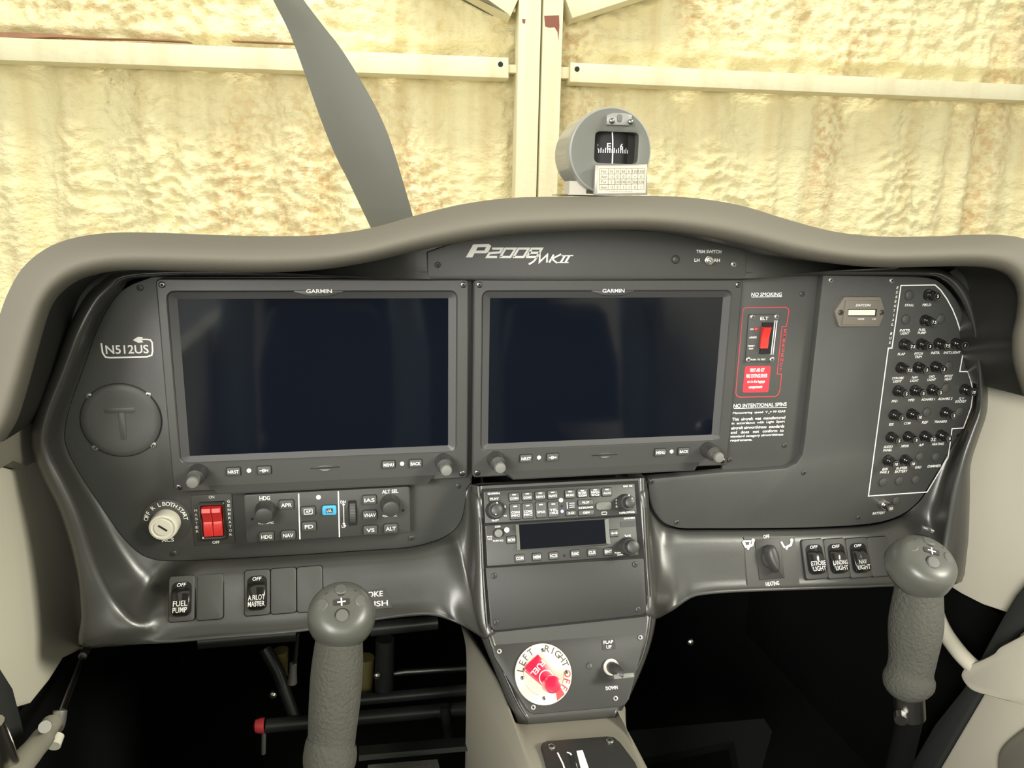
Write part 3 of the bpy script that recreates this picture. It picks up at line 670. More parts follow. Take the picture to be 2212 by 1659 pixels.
# ================================================================== SMALL BUILDERS
def key(parent, x, y, w, h, s=None, z0=0., m='button', lines=None, tw=None, th=None, lamp=False, r=.0010, hgt=.0018, mp='print'):
    b = B(); b.rr(0,0,w+.0010,h+.0010,r,-.0002,.0002); b.mi = 1; b.rr(0,0,w,h,r,.0002,hgt,.0005)
    o = obj('button', b, ['gap',m], parent, Matrix.Translation((x,y,z0))); L = lines or ([s] if s else [])
    if L or lamp:
        b = B(); n = len(L); hh = th or min(h*.42, h/(n+.9)/1.15)
        oy = -h*.14 if lamp else 0
        for i, q in enumerate(L): b.text(q, 0, oy+(n-1)/2*hh*1.3-i*hh*1.3, hh, min(tw or w*.8, .92*w), z=hgt+.0001, bold=.03)
        if lamp: b.rr(0,h*.30 if not n or h < w*1.2 else h*.34,w*.36,.0011,.0004,hgt,hgt+.0002)
        obj('lettering', b, mp, o)
    return o
def knob2(parent, x, y, r1, h1, r2, h2, z0=0., m1='knob', m2='knob', mark=None, n=36):
    b = B(); b.lathe(0,0,[(r1*1.06,0),(r1*1.06,h1*.15),(r1,h1*.25,1),(r1*.97,h1*.85,1),(r1*.86,h1),(r2,h1)],n,n,r1*.05); o = obj('knob', b, m1, parent, Matrix.Translation((x,y,z0)))
    b = B(); b.lathe(0,0,[(r2,h1*.98),(r2,h2*.8,1),(r2*.92,h2*.95),(r2*.6,h2)],28,28,r2*.05); k = obj('knob_cap', b, m2, o)
    if mark is not None:
        b = B(); c, s = math.cos(mark), math.sin(mark); b.line([(r2*.2*c,r2*.2*s),(r2*.85*c,r2*.85*s)],.0012,h2*.965+.0004); b.line([(r1*.9*.2,r1*.92),(r1*.2,r1*.75)],.0012,h1+.0003); obj('pointer', b, 'print', k)
    return o
# ================================================================== LEFT PLATE
# registration placard
o0 = FPL.pt(275,752); t = thing('registration_placard', 'white N512US registration lettering with arrow border on left plate', 'placard', FPL.mat(*o0,0))
b = B(); q = lambda u,v: tuple(np.array(FPL.pt(u,v))-np.array(o0))
b.line([q(219,741),q(222,762),q(228,771),q(238,772.5),q(318,770.5),q(328,767),q(330,758),q(329,740),q(325,734),q(316,733),q(306,733)], .0014, .0004)
b.add([(*q(u,v),.0004) for u,v in ((287,734.5),(298,727.5),(309,728),(306,733.5),(310,739.5),(299,740.5))],[(0,1,2,3),(0,3,4,5)])
txt(b, FPL, 'N512US', 275, 754.5, 93, 19, o0, z=.0004, bold=.035); obj('lettering', b, 'print', t)
# cover disc
o0 = FPL.pt(262.5,908); t = thing('blanking_disc', 'round black blanking disc with faint raised T on left plate', 'cover', FPL.mat(*o0,0)); R = .0345
b = B(); b.lathe(0,0,[(R+.0003,.0001),(R-.0003,.0002),(R-.0004,.0012),(R-.0012,.0017),(R-.006,.0022),(R*.6,.0020),(R*.3,.0018)],48); obj('disc', b, 'plate', t)
obj('gap_ring', B().frame(circ(0,0,R+.0007,48),circ(0,0,R-.0001,48),0,.0002), 'gap', t)
b = B(); b.prism(rr(.001,-.003,.0055,.030,.002),.0012,.0023,.0003); b.prism(rr(0,.010,.026,.005,.002),.0012,.00235,.0003); obj('emblem', b, 'plate', t)
# ignition key switch
o0 = FPL.pt(359.5,1125); t = thing('ignition_switch', 'ivory round key switch on dark collar plate marked OFF R L BOTH START', 'switch', FPL.mat(*o0,0)); kx, ky = FPL.k(359,1127)
R = 54*kx; b = B(); pts = [(R*math.cos(math.radians(a)),R*math.sin(math.radians(a))) for a in range(-15,196,10)]+[(-R*.72,-R*.75),(-R*.3,-R*.98),(R*.3,-R*.98),(R*.72,-R*.75)]
b.prism(pts, 0, .0012, .0004); pb = obj('collar_plate', b, 'bronze_plate', t)
b = B()
def arc(b, s, a0, a1, r, h, z, cx=0, cy=0, **k):
    n = len(s)
    for i, ch in enumerate(s):
        if ch == ' ': continue
        a = math.radians(a0+(a1-a0)*(i/(n-1) if n > 1 else .5)); b.text(ch, cx+r*math.cos(a), cy+r*math.sin(a), h, None, z=z, rot=a-math.pi/2, **k)
arc(b,'OFF',168,148,R*.80,.0040,.0014); arc(b,'R',127,127,R*.80,.0040,.0014); arc(b,'L',106,106,R*.8,.0040,.0014); arc(b,'BOTH',92,58,R*.80,.0040,.0014); arc(b,'START',44,6,R*.80,.0040,.0014)
obj('lettering', b, 'print', pb); obj('lettering', B().text('ACS',0,-R*.86,.0038,.011,z=.0014), 'print', pb)
r = 32*kx; b = B(); b.lathe(0,-.001,[(r,.0012),(r,.010),(r*.98,.013),(r*.93,.0145),(r*.80,.0150),(r*.76,.0140),(r*.60,.0138),(r*.58,.0150),(r*.3,.0152)],40); kb = obj('barrel', b, 'ivory', t)
b = B(); b.rr(0,0,.0016,.0095,.0006,.0150,.0156); o = obj('keyway', b, 'slot', kb, Matrix.Translation((0,-.001,0)) @ Matrix.Rotation(.9,4,'Z'))
# master / generator rocker
o0 = FPL.pt(461,1122); t = thing('master_switch', 'twin red rocker switch marked MASTER and GENERATOR', 'switch', FPL.mat(*o0,0)); kx, ky = FPL.k(461,1122)
b = B(); b.rr(0,0,88*kx,108*ky,.001,0,.0009,.0003); pb = obj('label_plate', b, 'bronze_plate', t)
b = B(); b.text('ON',0,49*ky,.0030,.0050,z=.0011); b.text('OFF',.001,-49*ky,.0030,.0065,z=.0011)
for i,c in enumerate('MASTER'): b.text(c,-36*kx,22*ky-i*9*ky,.0026,.0026,z=.0011)
for i,c in enumerate('GENERATOR'): b.text(c,36*kx,38*ky-i*9*ky,.0026,.0026,z=.0011)
obj('lettering', b, 'print', pb)
w, h = 56*kx, 80*ky
b = B(); b.frame(rr(0,0,w,h,.0015), rr(0,0,w-.005,h-.006,.001), .0005, .0058, None, .0012); b.mi = 1; b.rr(0,0,w-.004,h-.005,.001,.0005,.0012); obj('switch_frame', b, ['steel_dark','gap'], t)
for s in (-1,1):
    b = B(); ww = (w-.0065)/2; x = s*(ww/2+.0002); hh = (h-.008)/2; rs = []
    for y, z in ((-hh,.0012),(-hh,.0050),(-hh*.45,.0058),(-.0005,.0042),(hh*.5,.0076),(hh*.72,.0098),(hh*.98,.0088),(hh,.0030)):
        rs.append([(x-ww/2,y,z),(x-ww/2+.0006,y,z+.0006),(x+ww/2-.0006,y,z+.0006),(x+ww/2,y,z)])
    b.rings(rs, False); b.add([q for q in rs[0]]+[q for q in rs[-1]],[(0,1,2,3),(7,6,5,4)])
    for e in (0,3): b.add([q[e] for q in rs]+[(rs[0][e][0],-hh,.001),(rs[0][e][0],hh,.001)],[tuple(range(8))+(9,8)])
    obj('rocker', b, 'red_rocker', t, sharp=30)
# autopilot controller
FA = Frame((0,-.001,0)); o0 = FA.pt(707,1112); t = thing('autopilot_controller', 'black autopilot control unit with blue LVL button below left display', 'control unit', FA.mat(*o0,0))
def A(u,v): p = FA.pt(u,v); return (p[0]-o0[0],p[1]-o0[1])
kx, ky = FA.k(707,1112)
tl, tr_, br_, bl = A(525,1070), A(885,1050), A(887.5,1151), A(532,1174); aw = (tr_[0]-tl[0]+br_[0]-bl[0])/2; ah = (tl[1]-bl[1]+tr_[1]-br_[1])/2; ax = (tl[0]+br_[0])/2; ay = (tl[1]+br_[1])/2
b = B(); b.rr(ax,ay,aw,ah,.003,-.013,0,.0012); obj('body', b, 'bezel', t)
b = B()
for s,u,v,w_,h_ in (('HDG',572,1076,22,9),('ALT SEL',842.7,1061.5,36,8),('DN',741,1084,11,6),('UP',743,1137,10,6),('PUSH SYNC',575,1129.5,32,4.5),('PUSH SYNC',842,1114,32,4.5)): obj('lettering', B().text(s,*A(u,v),h_*ky,w_*kx,z=.0002,bold=.025), 'print', t)
bb = B().line([A(645,1066),A(648,1165)],.0012,.0002); obj('divider_line', bb, 'print', t); bb = B().line([A(730.8,1061),A(733.3,1160)],.0012,.0002); obj('divider_line', bb, 'print', t)
b = B(); b.line([A(742,1089),A(743,1132)],.0008,.0002)
for (u,v,d) in ((742,1087,1),(743,1134,-1)): p = A(u,v); b.add([(p[0],p[1]+.001*d,.0002),(p[0]-.0014,p[1]-.002*d,.0002),(p[0]+.0014,p[1]-.002*d,.0002)],[(0,1,2)])
obj('arrow', b, 'print', t); b = B(); b.prism(circ(*A(688,1074),.0023,16),0,.0003); obj('light_sensor', b, 'print', t)
for u,v in ((544.7,1121),(870.7,1102.5)):
    b = B(); b.prism(circ(*A(u,v),.0014,12),0,.0003); obj('screw_hole', b, 'slot', t)
kw, kh = 31*kx, 19*ky
for s,u,v in (('APR',619,1089),('HDG',576.5,1157.5),('NAV',623,1154.5),('FD',667.7,1135.7),('IAS',798,1078.7),('VNAV',798.7,1111),('VS',800,1143.5),('ALT',844,1140)): key(t,*A(u,v),kw,kh,s,tw=kw*(.3+.14*len(s)),r=.002,hgt=.0024)
k = key(t,*A(666,1103),kw,kh,'AP',tw=kw*.36,th=kh*.32,r=.002,hgt=.0024); b = B(); b.line(rr(0,0,kw*.56,kh*.56,.0005,1),.0007,.0025,True); obj('button_outline', b, 'print', k)
k = key(t,*A(711.6,1101),kw,kh*1.05,None,m='blue_key',r=.002,hgt=.0024); b = B(); b.rr(0,0,kw*.5,kh*.5,.0004,.0024,.0026); b.mi = 1; b.text('LVL',0,0,kh*.3,kw*.36,z=.0028,bold=.03); obj('lettering', b, ['bezel','print'], k)
for u,v in ((573.6,1101),(842.7,1087)): knob2(t,*A(u,v),.0092,.012,.0084,.017)
p = A(761.7,1108); b = B(); b.rr(p[0],p[1],.0082,.0262,.001,-.001,.0006); obj('wheel_slot', b, 'gap', t)
b = B(); rw = .0125; rs = []
for x, rad in ((-.0031,rw-.001),(-.0024,rw),(.0024,rw),(.0031,rw-.001)):
    rs.append([(x, (rad-(.0004 if i % 2 else 0))*math.cos(math.pi*2*i/60), -.006+(rad-(.0004 if i % 2 else 0))*math.sin(math.pi*2*i/60)) for i in range(60)])
b.rings(rs, True, True, True); obj('thumbwheel', b, 'button', t, Matrix.Translation((p[0],p[1],0)))
# ================================================================== BROW STRIP
o0 = FST.pt(1120,555); t = thing('type_badge', 'silver white P2008 MKII lettering on the brow above the displays', 'badge', FST.mat(*o0,0)); kx, ky = FST.k(1120,545)
def S(u,v): p = FST.pt(u,v); return (p[0]-o0[0],p[1]-o0[1])
b = B()
def logo(b, cells, u0, v0, dw, dh, sh, z, th):
    """squared italic letters drawn as heavy strokes"""
    for j, strokes in enumerate(cells):
        for st in strokes: b.line([S(u0+j*dw+x*dw*.80+(1-y)*0+ (y)*sh, v0-y*dh) for x,y in st], th, z)
b.prism([S(*q) for q in ((1006,556),(1022,528),(1056,527),(1061,531),(1055,544),(1050,547),(1025,547),(1020,556))], 0, .0006)
b.mi = 1; b.prism([S(*q) for q in ((1028,541),(1032,534),(1050,533.5),(1046,541))], .0006, .0008); b.mi = 0
two = [[(0,1),(.95,1),(.95,.55),(0,.45),(0,0),(.95,0)]]; zero = [[(0,0),(0,1),(.95,1),(.95,0),(-.08,0)]]; eight = [[(0,0),(0,1),(.95,1),(.95,0),(-.08,0)],[(0,.5),(.95,.5)]]
logo(b,[two,zero,zero,eight],1052,555,28.5,18,11,.0005,.0021)
b.line([S(1142,571),S(1152,565),S(1166,549),S(1165,566),S(1182,550),S(1181,567)],.0017,.0005); b.line([S(1186,567),S(1196,550)],.0019,.0005); b.line([S(1212,549),S(1192,559),S(1203,568)],.0016,.0005)
b.line([S(1211,567),S(1220,552)],.0020,.0005); b.line([S(1221,567),S(1230,552)],.0020,.0005); b.line([S(1213,552.5),S(1238,552)],.0010,.0005); b.line([S(1203,567),S(1228,567)],.0010,.0005)
obj('lettering', b, ['print','decal_dark'], t)
o0 = FST.pt(1530,562); t = thing('trim_switch', 'small silver toggle marked TRIM SWITCH LH RH on brow', 'switch', FST.mat(*o0,0))
b = B(); b.prism(circ(0,0,.0052,6),0,.0026,.0005); b.mi = 0; b.lathe(0,0,[(.0036,.0026),(.0036,.0045),(.0026,.0048),(.0018,.0046)],18); obj('nut', b, 'steel', t)
b = B(); b.tube([(0,0,.003),(-.0004,-.001,.010)],[.0011,.0017],10); obj('lever', b, 'steel', t)
b = B(); kx, ky = FST.k(1530,555); b.text('TRIM SWITCH',-.5*kx,18.5*ky,7*ky,54*kx,z=.0002,bold=.03); b.text('LH',-24.5*kx,0,7*ky,11*kx,z=.0002,bold=.03); b.text('RH',19*kx,0,7*ky,12*kx,z=.0002,bold=.03); obj('lettering', b, 'print', t)
b = B(); b.lathe(0,0,[(.0042,0),(.0042,.0012),(.0034,.0022),(.0016,.0026)],20); tag(obj('push_button', b, 'knob', M=FST.mat(*FST.pt(1459,560.5),0)), 'small black round button left of the trim switch', 'button')
# ================================================================== WARNING PLATE
def Z8(x,y): return (1540+x*.2894, 580+y*.2894)
b = B()
def wt(s,x,y,w_,h_,**k): u,v = Z8(x,y); txt(b,FPL,s,u,v,w_*.2894,h_*.2894,**k)
def PL(*pts): return [FPL.pt(*Z8(*q)) for q in pts]
wt('NO SMOKING',400,193,228,28,bold=.04,shear=.05); obj('lettering', b, 'print', pl_warn); b = B(); obj('underline', B().line(PL((287,213),(516,211)),.0006,.0002), 'print', pl_warn)
wt('NO INTENTIONAL SPINS',353,1019,395,28,bold=.035); obj('underline', B().line(PL((155,1044),(550,1036)),.0006,.0002), 'print', pl_warn)
wt('Maneuvering  speed  V  = 99 KIAS',345,1074,390,20,bold=.03); wt('A',418,1080,10,10,bold=.03)
for i,(s,x0,x1) in enumerate((('This  aircraft  was  manufactured',145,540),('in  accordance  with  Light  Sport',142,537),('aircraft airworthiness  standards',138,533),('and   does   not   conform  to',135,528),('standard category airworthiness',132,525),('requirements.',130,292))):
    wt(s,(x0+x1)/2,1119+i*32.5-(1 if i < 5 else -1),x1-x0,22,bold=.03)
obj('lettering', b, 'print', pl_warn)
b = B(); rp = [(250,292),(540,289),(560,298),(567,318),(548,432),(515,432),(478,788),(512,788),(498,910),(488,938),(465,955),(200,960),(178,950),(170,928),(222,318),(230,300)]
b.line(PL(*rp),.0009,.0002,True)
for i,c in enumerate('EMERGENCY'): wt(c,540-i*4.4,465+i*36.3,20,26,bold=.02)
obj('red_border', b, 'print_red', pl_warn)
o0 = FPL.pt(*Z8(362,515)); t = thing('locator_beacon_switch', 'grey emergency beacon remote with red rocker inside the red border, marked ELT', 'switch', FPL.mat(*o0,0))
def Q(x,y): p = FPL.pt(*Z8(x,y)); return (p[0]-o0[0],p[1]-o0[1])
b = B(); b.prism([Q(262,342),Q(490,340),Q(440,692),Q(238,694)],0,.0022,.0006); obj('body', b, 'button', t)
a, c = Q(388,400), Q(380,632); xm = Q(382,515)[0]+.001
b = B(); b.rr(xm,(a[1]+c[1])/2,.0125,a[1]-c[1],.0006,.002,.0042,.0005); obj('rocker_well', b, 'gap', t)
a, c = Q(372,432), Q(366,588); b = B(); hh = a[1]-c[1]; ym = (a[1]+c[1])/2; x = Q(368,510)[0]
b.rings([[(x-.0045,y,.004),(x-.0045,y,z),(x-.0038,y,z+.0006),(x+.0038,y,z+.0006),(x+.0045,y,z),(x+.0045,y,.004)] for y,z in ((ym-hh/2,.006),(ym-.001,.0062),(ym+hh*.25,.0078),(ym+hh/2,.0098),(ym+hh/2+.0005,.008))], False, False, False)
b.add([(x-.0045,ym-hh/2,.004),(x+.0045,ym-hh/2,.004),(x+.0045,ym-hh/2,.006),(x-.0045,ym-hh/2,.006)],[(0,1,2,3)]); obj('rocker', b, 'red_rocker', t, sharp=35)
for x,y in ((288,360),(467,358),(255,678),(432,676)): screw(t,'ph',*Q(x,y),.0022)
b = B()
for s,x,y,w_,h_ in (('ELT',375,370,66,26),('ON',282,450,26,14),('ARMED',290,512,62,15),('RESET',280,574,56,12),('TEST',276,596,40,12),('PUSH  TO TEST',330,676,120,12)):
    b.text(s,*Q(x,y),h_*.2894*.00046,w_*.2894*.00048,z=.0024,bold=.03)
for x in (447,462): b.line([Q(x+8,385),Q(x-22,640)],.0010,.0024)
obj('lettering', b, 'print', t)
b = B(); b.lathe(*Q(313,450),[(.0022,.002),(.0018,.0036),(.0006,.0044)],12); obj('lamp', b, 'print_red', t)
o0 = FPL.pt(*Z8(325,828)); t = thing('first_aid_sticker', 'red sticker telling where first aid kit and fire extinguisher are', 'sticker', FPL.mat(*o0,0))
b = B(); b.prism([Q(*q) for q in ((248,728),(424,726),(431,735),(413,914),(404,923),(229,926),(220,916),(238,738))],0,.0003); s_ = obj('sheet', b, 'sticker_red', t)
b = B()
for s,x,y,w_ in (('FIRST AID KIT',330,758,120),('FIRE EXTINGUISHER',326,801,178),('are in the luggage',321,845,148),('compartment',316,887,114)): b.text(s,*Q(x,y),30*.2894*.00046,w_*.2894*.00048,z=.0005,bold=.02)
obj('lettering', b, 'print', s_)
# ================================================================== RIGHT PLATE
def R1(x,y): return (1780+x*.1953, 580+y*.1953)
def R2(x,y): return (1780+x*.1953, 840+y*.1953)
o0 = FRP.pt(*R1(372,640)); t = thing('hour_meter', 'brown six-sided hour meter with cream window on right plate', 'meter', FRP.mat(*o0,0))
def H(x,y): p = FRP.pt(*R1(x,y)); return (p[0]-o0[0],p[1]-o0[1])
b = B(); b.prism([H(*q) for q in ((195,315),(215,308),(585,308),(606,318),(650,470),(648,490),(592,625),(575,638),(155,640),(135,628),(97,485),(98,465))],0,.0045,.0015); obj('body', b, 'hour_body', t)
b = B(); b.prism([H(*q) for q in ((205,345),(585,345),(575,612),(165,615))],.0045,.0058,.0005); obj('raised_face', b, 'hour_body', t)
b = B(); b.prism([H(*q) for q in ((228,440),(545,440),(535,520),(228,520))],.0058,.0061); b.mi = 1; b.prism([H(*q) for q in ((232,450),(525,450),(520,508),(228,508))],.0061,.0063); obj('window', b, ['gap','hour_window'], t)
b = B(); b.text('DATCON',*H(395,398),.0025,.0178,z=.006,shear=.3,bold=.03); b.text('HOURS',*H(370,550),.0019,.0075,z=.006); b.text('1/10',*H(513,550),.0019,.004,z=.006); obj('lettering', b, 'print', t)
for x,y in ((155,480),(608,480)): screw(t,'dark',*H(x,y),.0045)
b = B()
def rt(s,x,y,R=R1,w_=None,h_=27,**k): u,v = R(x,y); txt(b,FRP,s,u,v,(w_ or 22*len(s))*.1953,h_*.1953,z=.0002,bold=k.pop('bold',.04),shear=.15,**k)
LB = [('STALL',943,405,100,R1),('FIELD',1135,402,95,R1),('INSTR.',895,684,118,R1),('LIGHT',893,718,95,R1),('FUEL',1085,677,78,R1),('PUMP',1080,711,92,R1),('FLAP',855,946,82,R1),('PITCH',1045,941,92,R1),('TRIM',1042,977,78,R1),('INSTR.',1231,932,96,R1),('INST.LIGHT',1416,929,186,R1),
 ('STROBE',817,1211,130,R1),('LIGHT',810,1247,95,R1),('NAV',1005,1204,68,R1),('LIGHT',999,1240,95,R1),('LND.',1194,1194,68,R1),('LIGHT',1190,1229,95,R1),('PITOT',1379,1189,92,R1),('HEAT',1373,1223,78,R1),('PFD',779,1468,64,R1),('MFD',965,1455,68,R1),('ADAHRS 1',1151,1447,152,R1),('ADAHRS 2',1339,1440,158,R1),('12 V',1520,1437,58,R1),('SOCKET',1512,1470,124,R1),
 ('EIS',743,392,52,R2),('COM',920,380,74,R2),('REF',1115,370,68,R2),('TRANSPD',1289,362,136,R2),('AUDIO',708,640,100,R2),('PANEL',702,677,96,R2),('XPDR',892,632,88,R2),('A/P',1074,620,54,R2),('HEATING',1258,609,130,R2),('EIS',674,888,62,R2),('PWR 2',668,922,98,R2),('BUFFER',858,876,120,R2),('BATTERY',852,912,138,R2),('GAD',1040,867,68,R2),('DIMMER',1218,853,148,R2),('BATTERY',606,1373,138,R2)]
for s,x,y,w_,R in LB: rt(s,x,y,R,w_)
for i,c in enumerate('ESSENTIAL BUS'):
    if c != ' ': rt(c,812-i*7.1,212+i*50.7,R1,8 if c == 'I' else 22,28)
ol = [R1(*q) for q in ((710,880),(750,880),(850,187),(1228,182),(1290,240),(1360,340),(1420,450),(1465,560),(1500,670),(1527,790),(1545,885),(1500,1140),(1590,1140),(1620,1230),(1640,1330),(1643,1400))]+[R2(*q) for q in ((1625,200),(1590,300),(1540,432),(1415,440),(1400,560),(1370,760),(1140,1140),(490,1185))]
b.line([FRP.pt(*q) for q in ol],.0013,.0002,True); obj('lettering', b, 'print', pl_right)
def breaker(u, v, num, label, big=False, mesh={}):
    k = (big,)
    t = thing('circuit_breaker', label, 'circuit breaker', FRP.mat(*FRP.pt(u,v),0), 'circuit breakers on the right plate')
    if k not in mesh:
        b = B(); b.lathe(0,0,[(.0064,0),(.0064,.0012),(.0058,.0020),(.0056,.0060),(.0050,.0066)],6 if False else 20); c = obj('collar', b, 'steel' if big else 'gloss_black', t)
        b = B(); b.lathe(0,0,[(.0042,.006),(.0042,.0078),(.0036,.0084),(.0036,.0104),(.0044,.0112),(.0044,.0140),(.0040,.0146),(.0024,.0147)],20); d = obj('plunger', b, 'steel_dark' if big else 'gloss_black', t); mesh[k] = (c.data,d.data)
    else: obj('collar', mesh[k][0], None, t); d = obj('plunger', mesh[k][1], None, t)
    b = B(); b.text(num,0,0,.0033,None,z=.0150,bold=.02); obj('rating', b, 'print', d); b = B(); b.line(circ(0,0,.0038,18),.0003,.0149,True); obj('cap_ring', b, 'knob_grey', d)
BR = [('5','FIELD',1150,290,R1),('7.5','FUEL PUMP',1112,572,R1),('7.5','FLAP',880,838,R1),('3','PITCH TRIM',1068,835,R1),('7.5','INSTR.',1258,830,R1),('1','INST.LIGHT',1448,828,R1),('7.5','STROBE LIGHT',845,1095,R1),('3','NAV LIGHT',1034,1092,R1),('3','LND. LIGHT',1222,1085,R1),('5','PFD',812,1352,R1),('5','MFD',998,1348,R1),('3','ADAHRS 1',1185,1340,R1),('10','12 V SOCKET',1548,1335,R1),
 ('3','EIS',768,285,R2),('10','COM',962,275,R2),('3','TRANSPD',1332,258,R2),('5','AUDIO PANEL',735,532,R2),('3','XPDR',922,525,R2),('7.5','A/P',1105,520,R2),('5','HEATING',1285,508,R2),('10','EIS PWR 2',702,788,R2),('10','BUFFER BATTERY',888,782,R2)]
for n,s,x,y,R in BR: breaker(*R(x,y), n, 'black push circuit breaker rated %s above the %s lettering' % (n,s))
breaker(*R2(645,1270),'50','silver collared circuit breaker rated 50 below the white outline',True)
def plug(u, v, label):
    b = B(); r = .0056; b.lathe(0,0,[(r,0),(r,.0006),(r*.92,.0016),(r*.6,.0024),(r*.25,.0027)],20); tag(obj('blank_plug', b, 'plug', M=FRP.mat(*FRP.pt(u,v),0)), label, 'plug', 'blank plugs on the right plate')
for x,y,R,s in ((940,295,R1,'above the STALL lettering'),(902,562,R1,'above the INSTR. LIGHT lettering'),(1288,558,R1,'right of the FUEL PUMP breaker'),(1375,1078,R1,'above the PITOT HEAT lettering'),(1345,1322,R1,'above the ADAHRS 2 lettering'),(1135,258,R2,'above the REF lettering'),(1495,252,R2,'under the 12 V SOCKET lettering'),(1055,752,R2,'above the GAD lettering'),(1235,752,R2,'above the DIMMER lettering'),(650,1032,R2,'leftmost in the bottom row of three plugs'),(830,1016,R2,'middle of the bottom row of three plugs'),(1012,1002,R2,'rightmost in the bottom row of three plugs'),(797,1235,R2,'beside the silver 50 breaker')):
    plug(*R(x,y), 'flush round black blank plug '+s)
# ================================================================== RADIOS on the pedestal
def RZ(x,y): return (1020+x*.1808, 1020+y*.1808)
FRD = Frame(FPD.w(0,0,.003), 23)
b = B(); b.prism([FPD.pt(*q) for q in ((1042,1056),(1378,1038),(1392,1205),(1400,1322),(1394,1332),(1070,1366),(1060,1360),(1049,1226))],-.003,.0008,.0004); obj('equipment_bay', b, 'gap', ped, ped.matrix_world.inverted() @ FPD.mat())
bb = B(); bb.line([FPD.pt(*q) for q in ((1038,1060),(1040,1053),(1048,1050),(1376,1032),(1383,1036),(1385,1042),(1398,1206),(1403,1318),(1400,1330),(1390,1336),(1074,1369),(1060,1368),(1056,1360),(1044,1226))],.0022,.0010,True)
def unit(name, label, cat, quad):
    p = [FRD.pt(*RZ(*q)) for q in quad]; x0 = (p[0][0]+p[3][0])/2; x1 = (p[1][0]+p[2][0])/2; y1 = (p[0][1]+p[1][1])/2; y0 = (p[2][1]+p[3][1])/2
    cx = (x0+x1)/2; t = thing(name, label, cat, FRD.mat(cx,y0,0)); b = B(); b.rr(0,(y1-y0)/2,x1-x0,y1-y0,.0012,-.006,0,.0008); obj('faceplate', b, 'radio_face', t)
    def L(x,y): q = FRD.pt(*RZ(x,y)); return (q[0]-cx,q[1]-y0)
    return t, L
ky_ = FRD.k(1210,1120); sx = .1808*ky_[0]; sy = .1808*ky_[1]
t, L = unit('audio_panel', 'black audio panel with two rows of keys, top of the pedestal', 'audio panel', ((135,228),(1945,132),(1970,508),(155,615)))
for s,x,y in ((('COM1',),498,300),(('COM2',),655,290),(('NAV1',),810,280),(('NAV2',),958,270),(('MUSIC',),1165,262),(('INTER','COM'),1312,250),(('MAN','SQ'),1464,242),(('AUX',),1605,237)): key(t,*L(x,y),118*sx,100*sy,lines=s,lamp=True,r=.0014,th=26*sy)
for s,x,y in ((('COM1','MIC'),512,472),(('COM2','MIC'),662,462),(('SPKR',),820,450),(('TEL','+MUS'),968,443)): key(t,*L(x,y),122*sx,185*sy,lines=s,lamp=True,r=.0014,th=28*sy)
key(t,*L(262,318),120*sx,56*sy,'PLAY',r=.001); key(t,*L(1352,362),180*sx,66*sy,'PILOT',r=.001,tw=85*sx); key(t,*L(1360,483),185*sx,62*sy,'CREW',r=.001,tw=85*sx); key(t,*L(1178,488),118*sx,62*sy,'3-D',r=.001,tw=70*sx)
b = B(); p = L(1570,404); b.rr(*p,190*sx,98*sy,.003,0,.0022,.0010); obj('jack_cover', b, 'button_grey', t)
b = B(); b.rr(*L(1360,422),190*sx,30*sy,.0004,0,.0006); obj('key_bar', b, 'button', t)
b = B()
for s,x,y,w_,h_ in (('GARMIN',255,255,140,24),('PILOT',275,576,80,22),('GMA 345',1855,168,115,22),('COPILOT/PASS',1845,482,190,24),('ICS BALANCE',1355,422,170,22),('VOL',395,520,40,20)): b.text(s,*L(x,y),h_*sy,w_*sx,z=.0008,bold=.03)
for y in (368,392,416): b.line([L(1160,y+4),L(1222,y)],.0007,.0003)
b.line([L(1132,362),L(1138,436)],.0008,.0003); b.line(rr(*L(1578,490),60*sx,30*sy,.0005,1),.0005,.0003,True); b.prism(circ(*L(1060,335),25*sx,14),0,.0004)
for y in (335,372,410): b.line(rr(*L(1725,y),16*sx,16*sy,.0003,1),.0004,.0003,True)
b.line([L(390,398),L(396,425)],.0010,.0003); obj('lettering', b, 'print', t)
b = B(); b.prism(circ(*L(1070,405),14*sx,12),0,.0003); obj('microphone_hole', b, 'slot', t)
b = B(); b.lathe(*L(1075,468),[(.0016,0),(.0014,.0008),(.0006,.0012)],12); obj('indicator_lamp', b, 'led_blue', t)
knob2(t,*L(262,455),.0084,.0100,.0056,.0165,mark=-1.9); knob2(t,*L(1822,365),.0084,.0100,.0056,.0190,mark=1.2)
t, L = unit('com_radio', 'black com radio with dark display window under the audio panel', 'radio', ((155,636),(1955,520),(1990,998),(180,1130)))
w4 = [L(555,632),L(1580,562),L(1600,850),L(575,925)]; wx0 = (w4[0][0]+w4[3][0])/2; wx1 = (w4[1][0]+w4[2][0])/2; wy1 = (w4[0][1]+w4[1][1])/2; wy0 = (w4[2][1]+w4[3][1])/2
b = B(); b.frame(rr((wx0+wx1)/2,(wy0+wy1)/2,wx1-wx0+.007,wy1-wy0+.0015,.0006), rr((wx0+wx1)/2,(wy0+wy1)/2,wx1-wx0,wy1-wy0,.0004), -.001, .0028, .0006); obj('window_frame', b, 'button_grey', t)
b = B(); b.rr((wx0+wx1)/2,(wy0+wy1)/2,wx1-wx0,wy1-wy0,.0004,-.001,.0005); obj('display_window', b, 'lcd_radio', t)
for s,x,y in (('COM',565,1027),('MEM',770,1012),('ICS',970,997),('FUNC',1227,973),('CLR',1427,960),('ENT',1622,948),('MON',465,808)): key(t,*L(x,y),104*sx,84*sy,s,r=.0012)
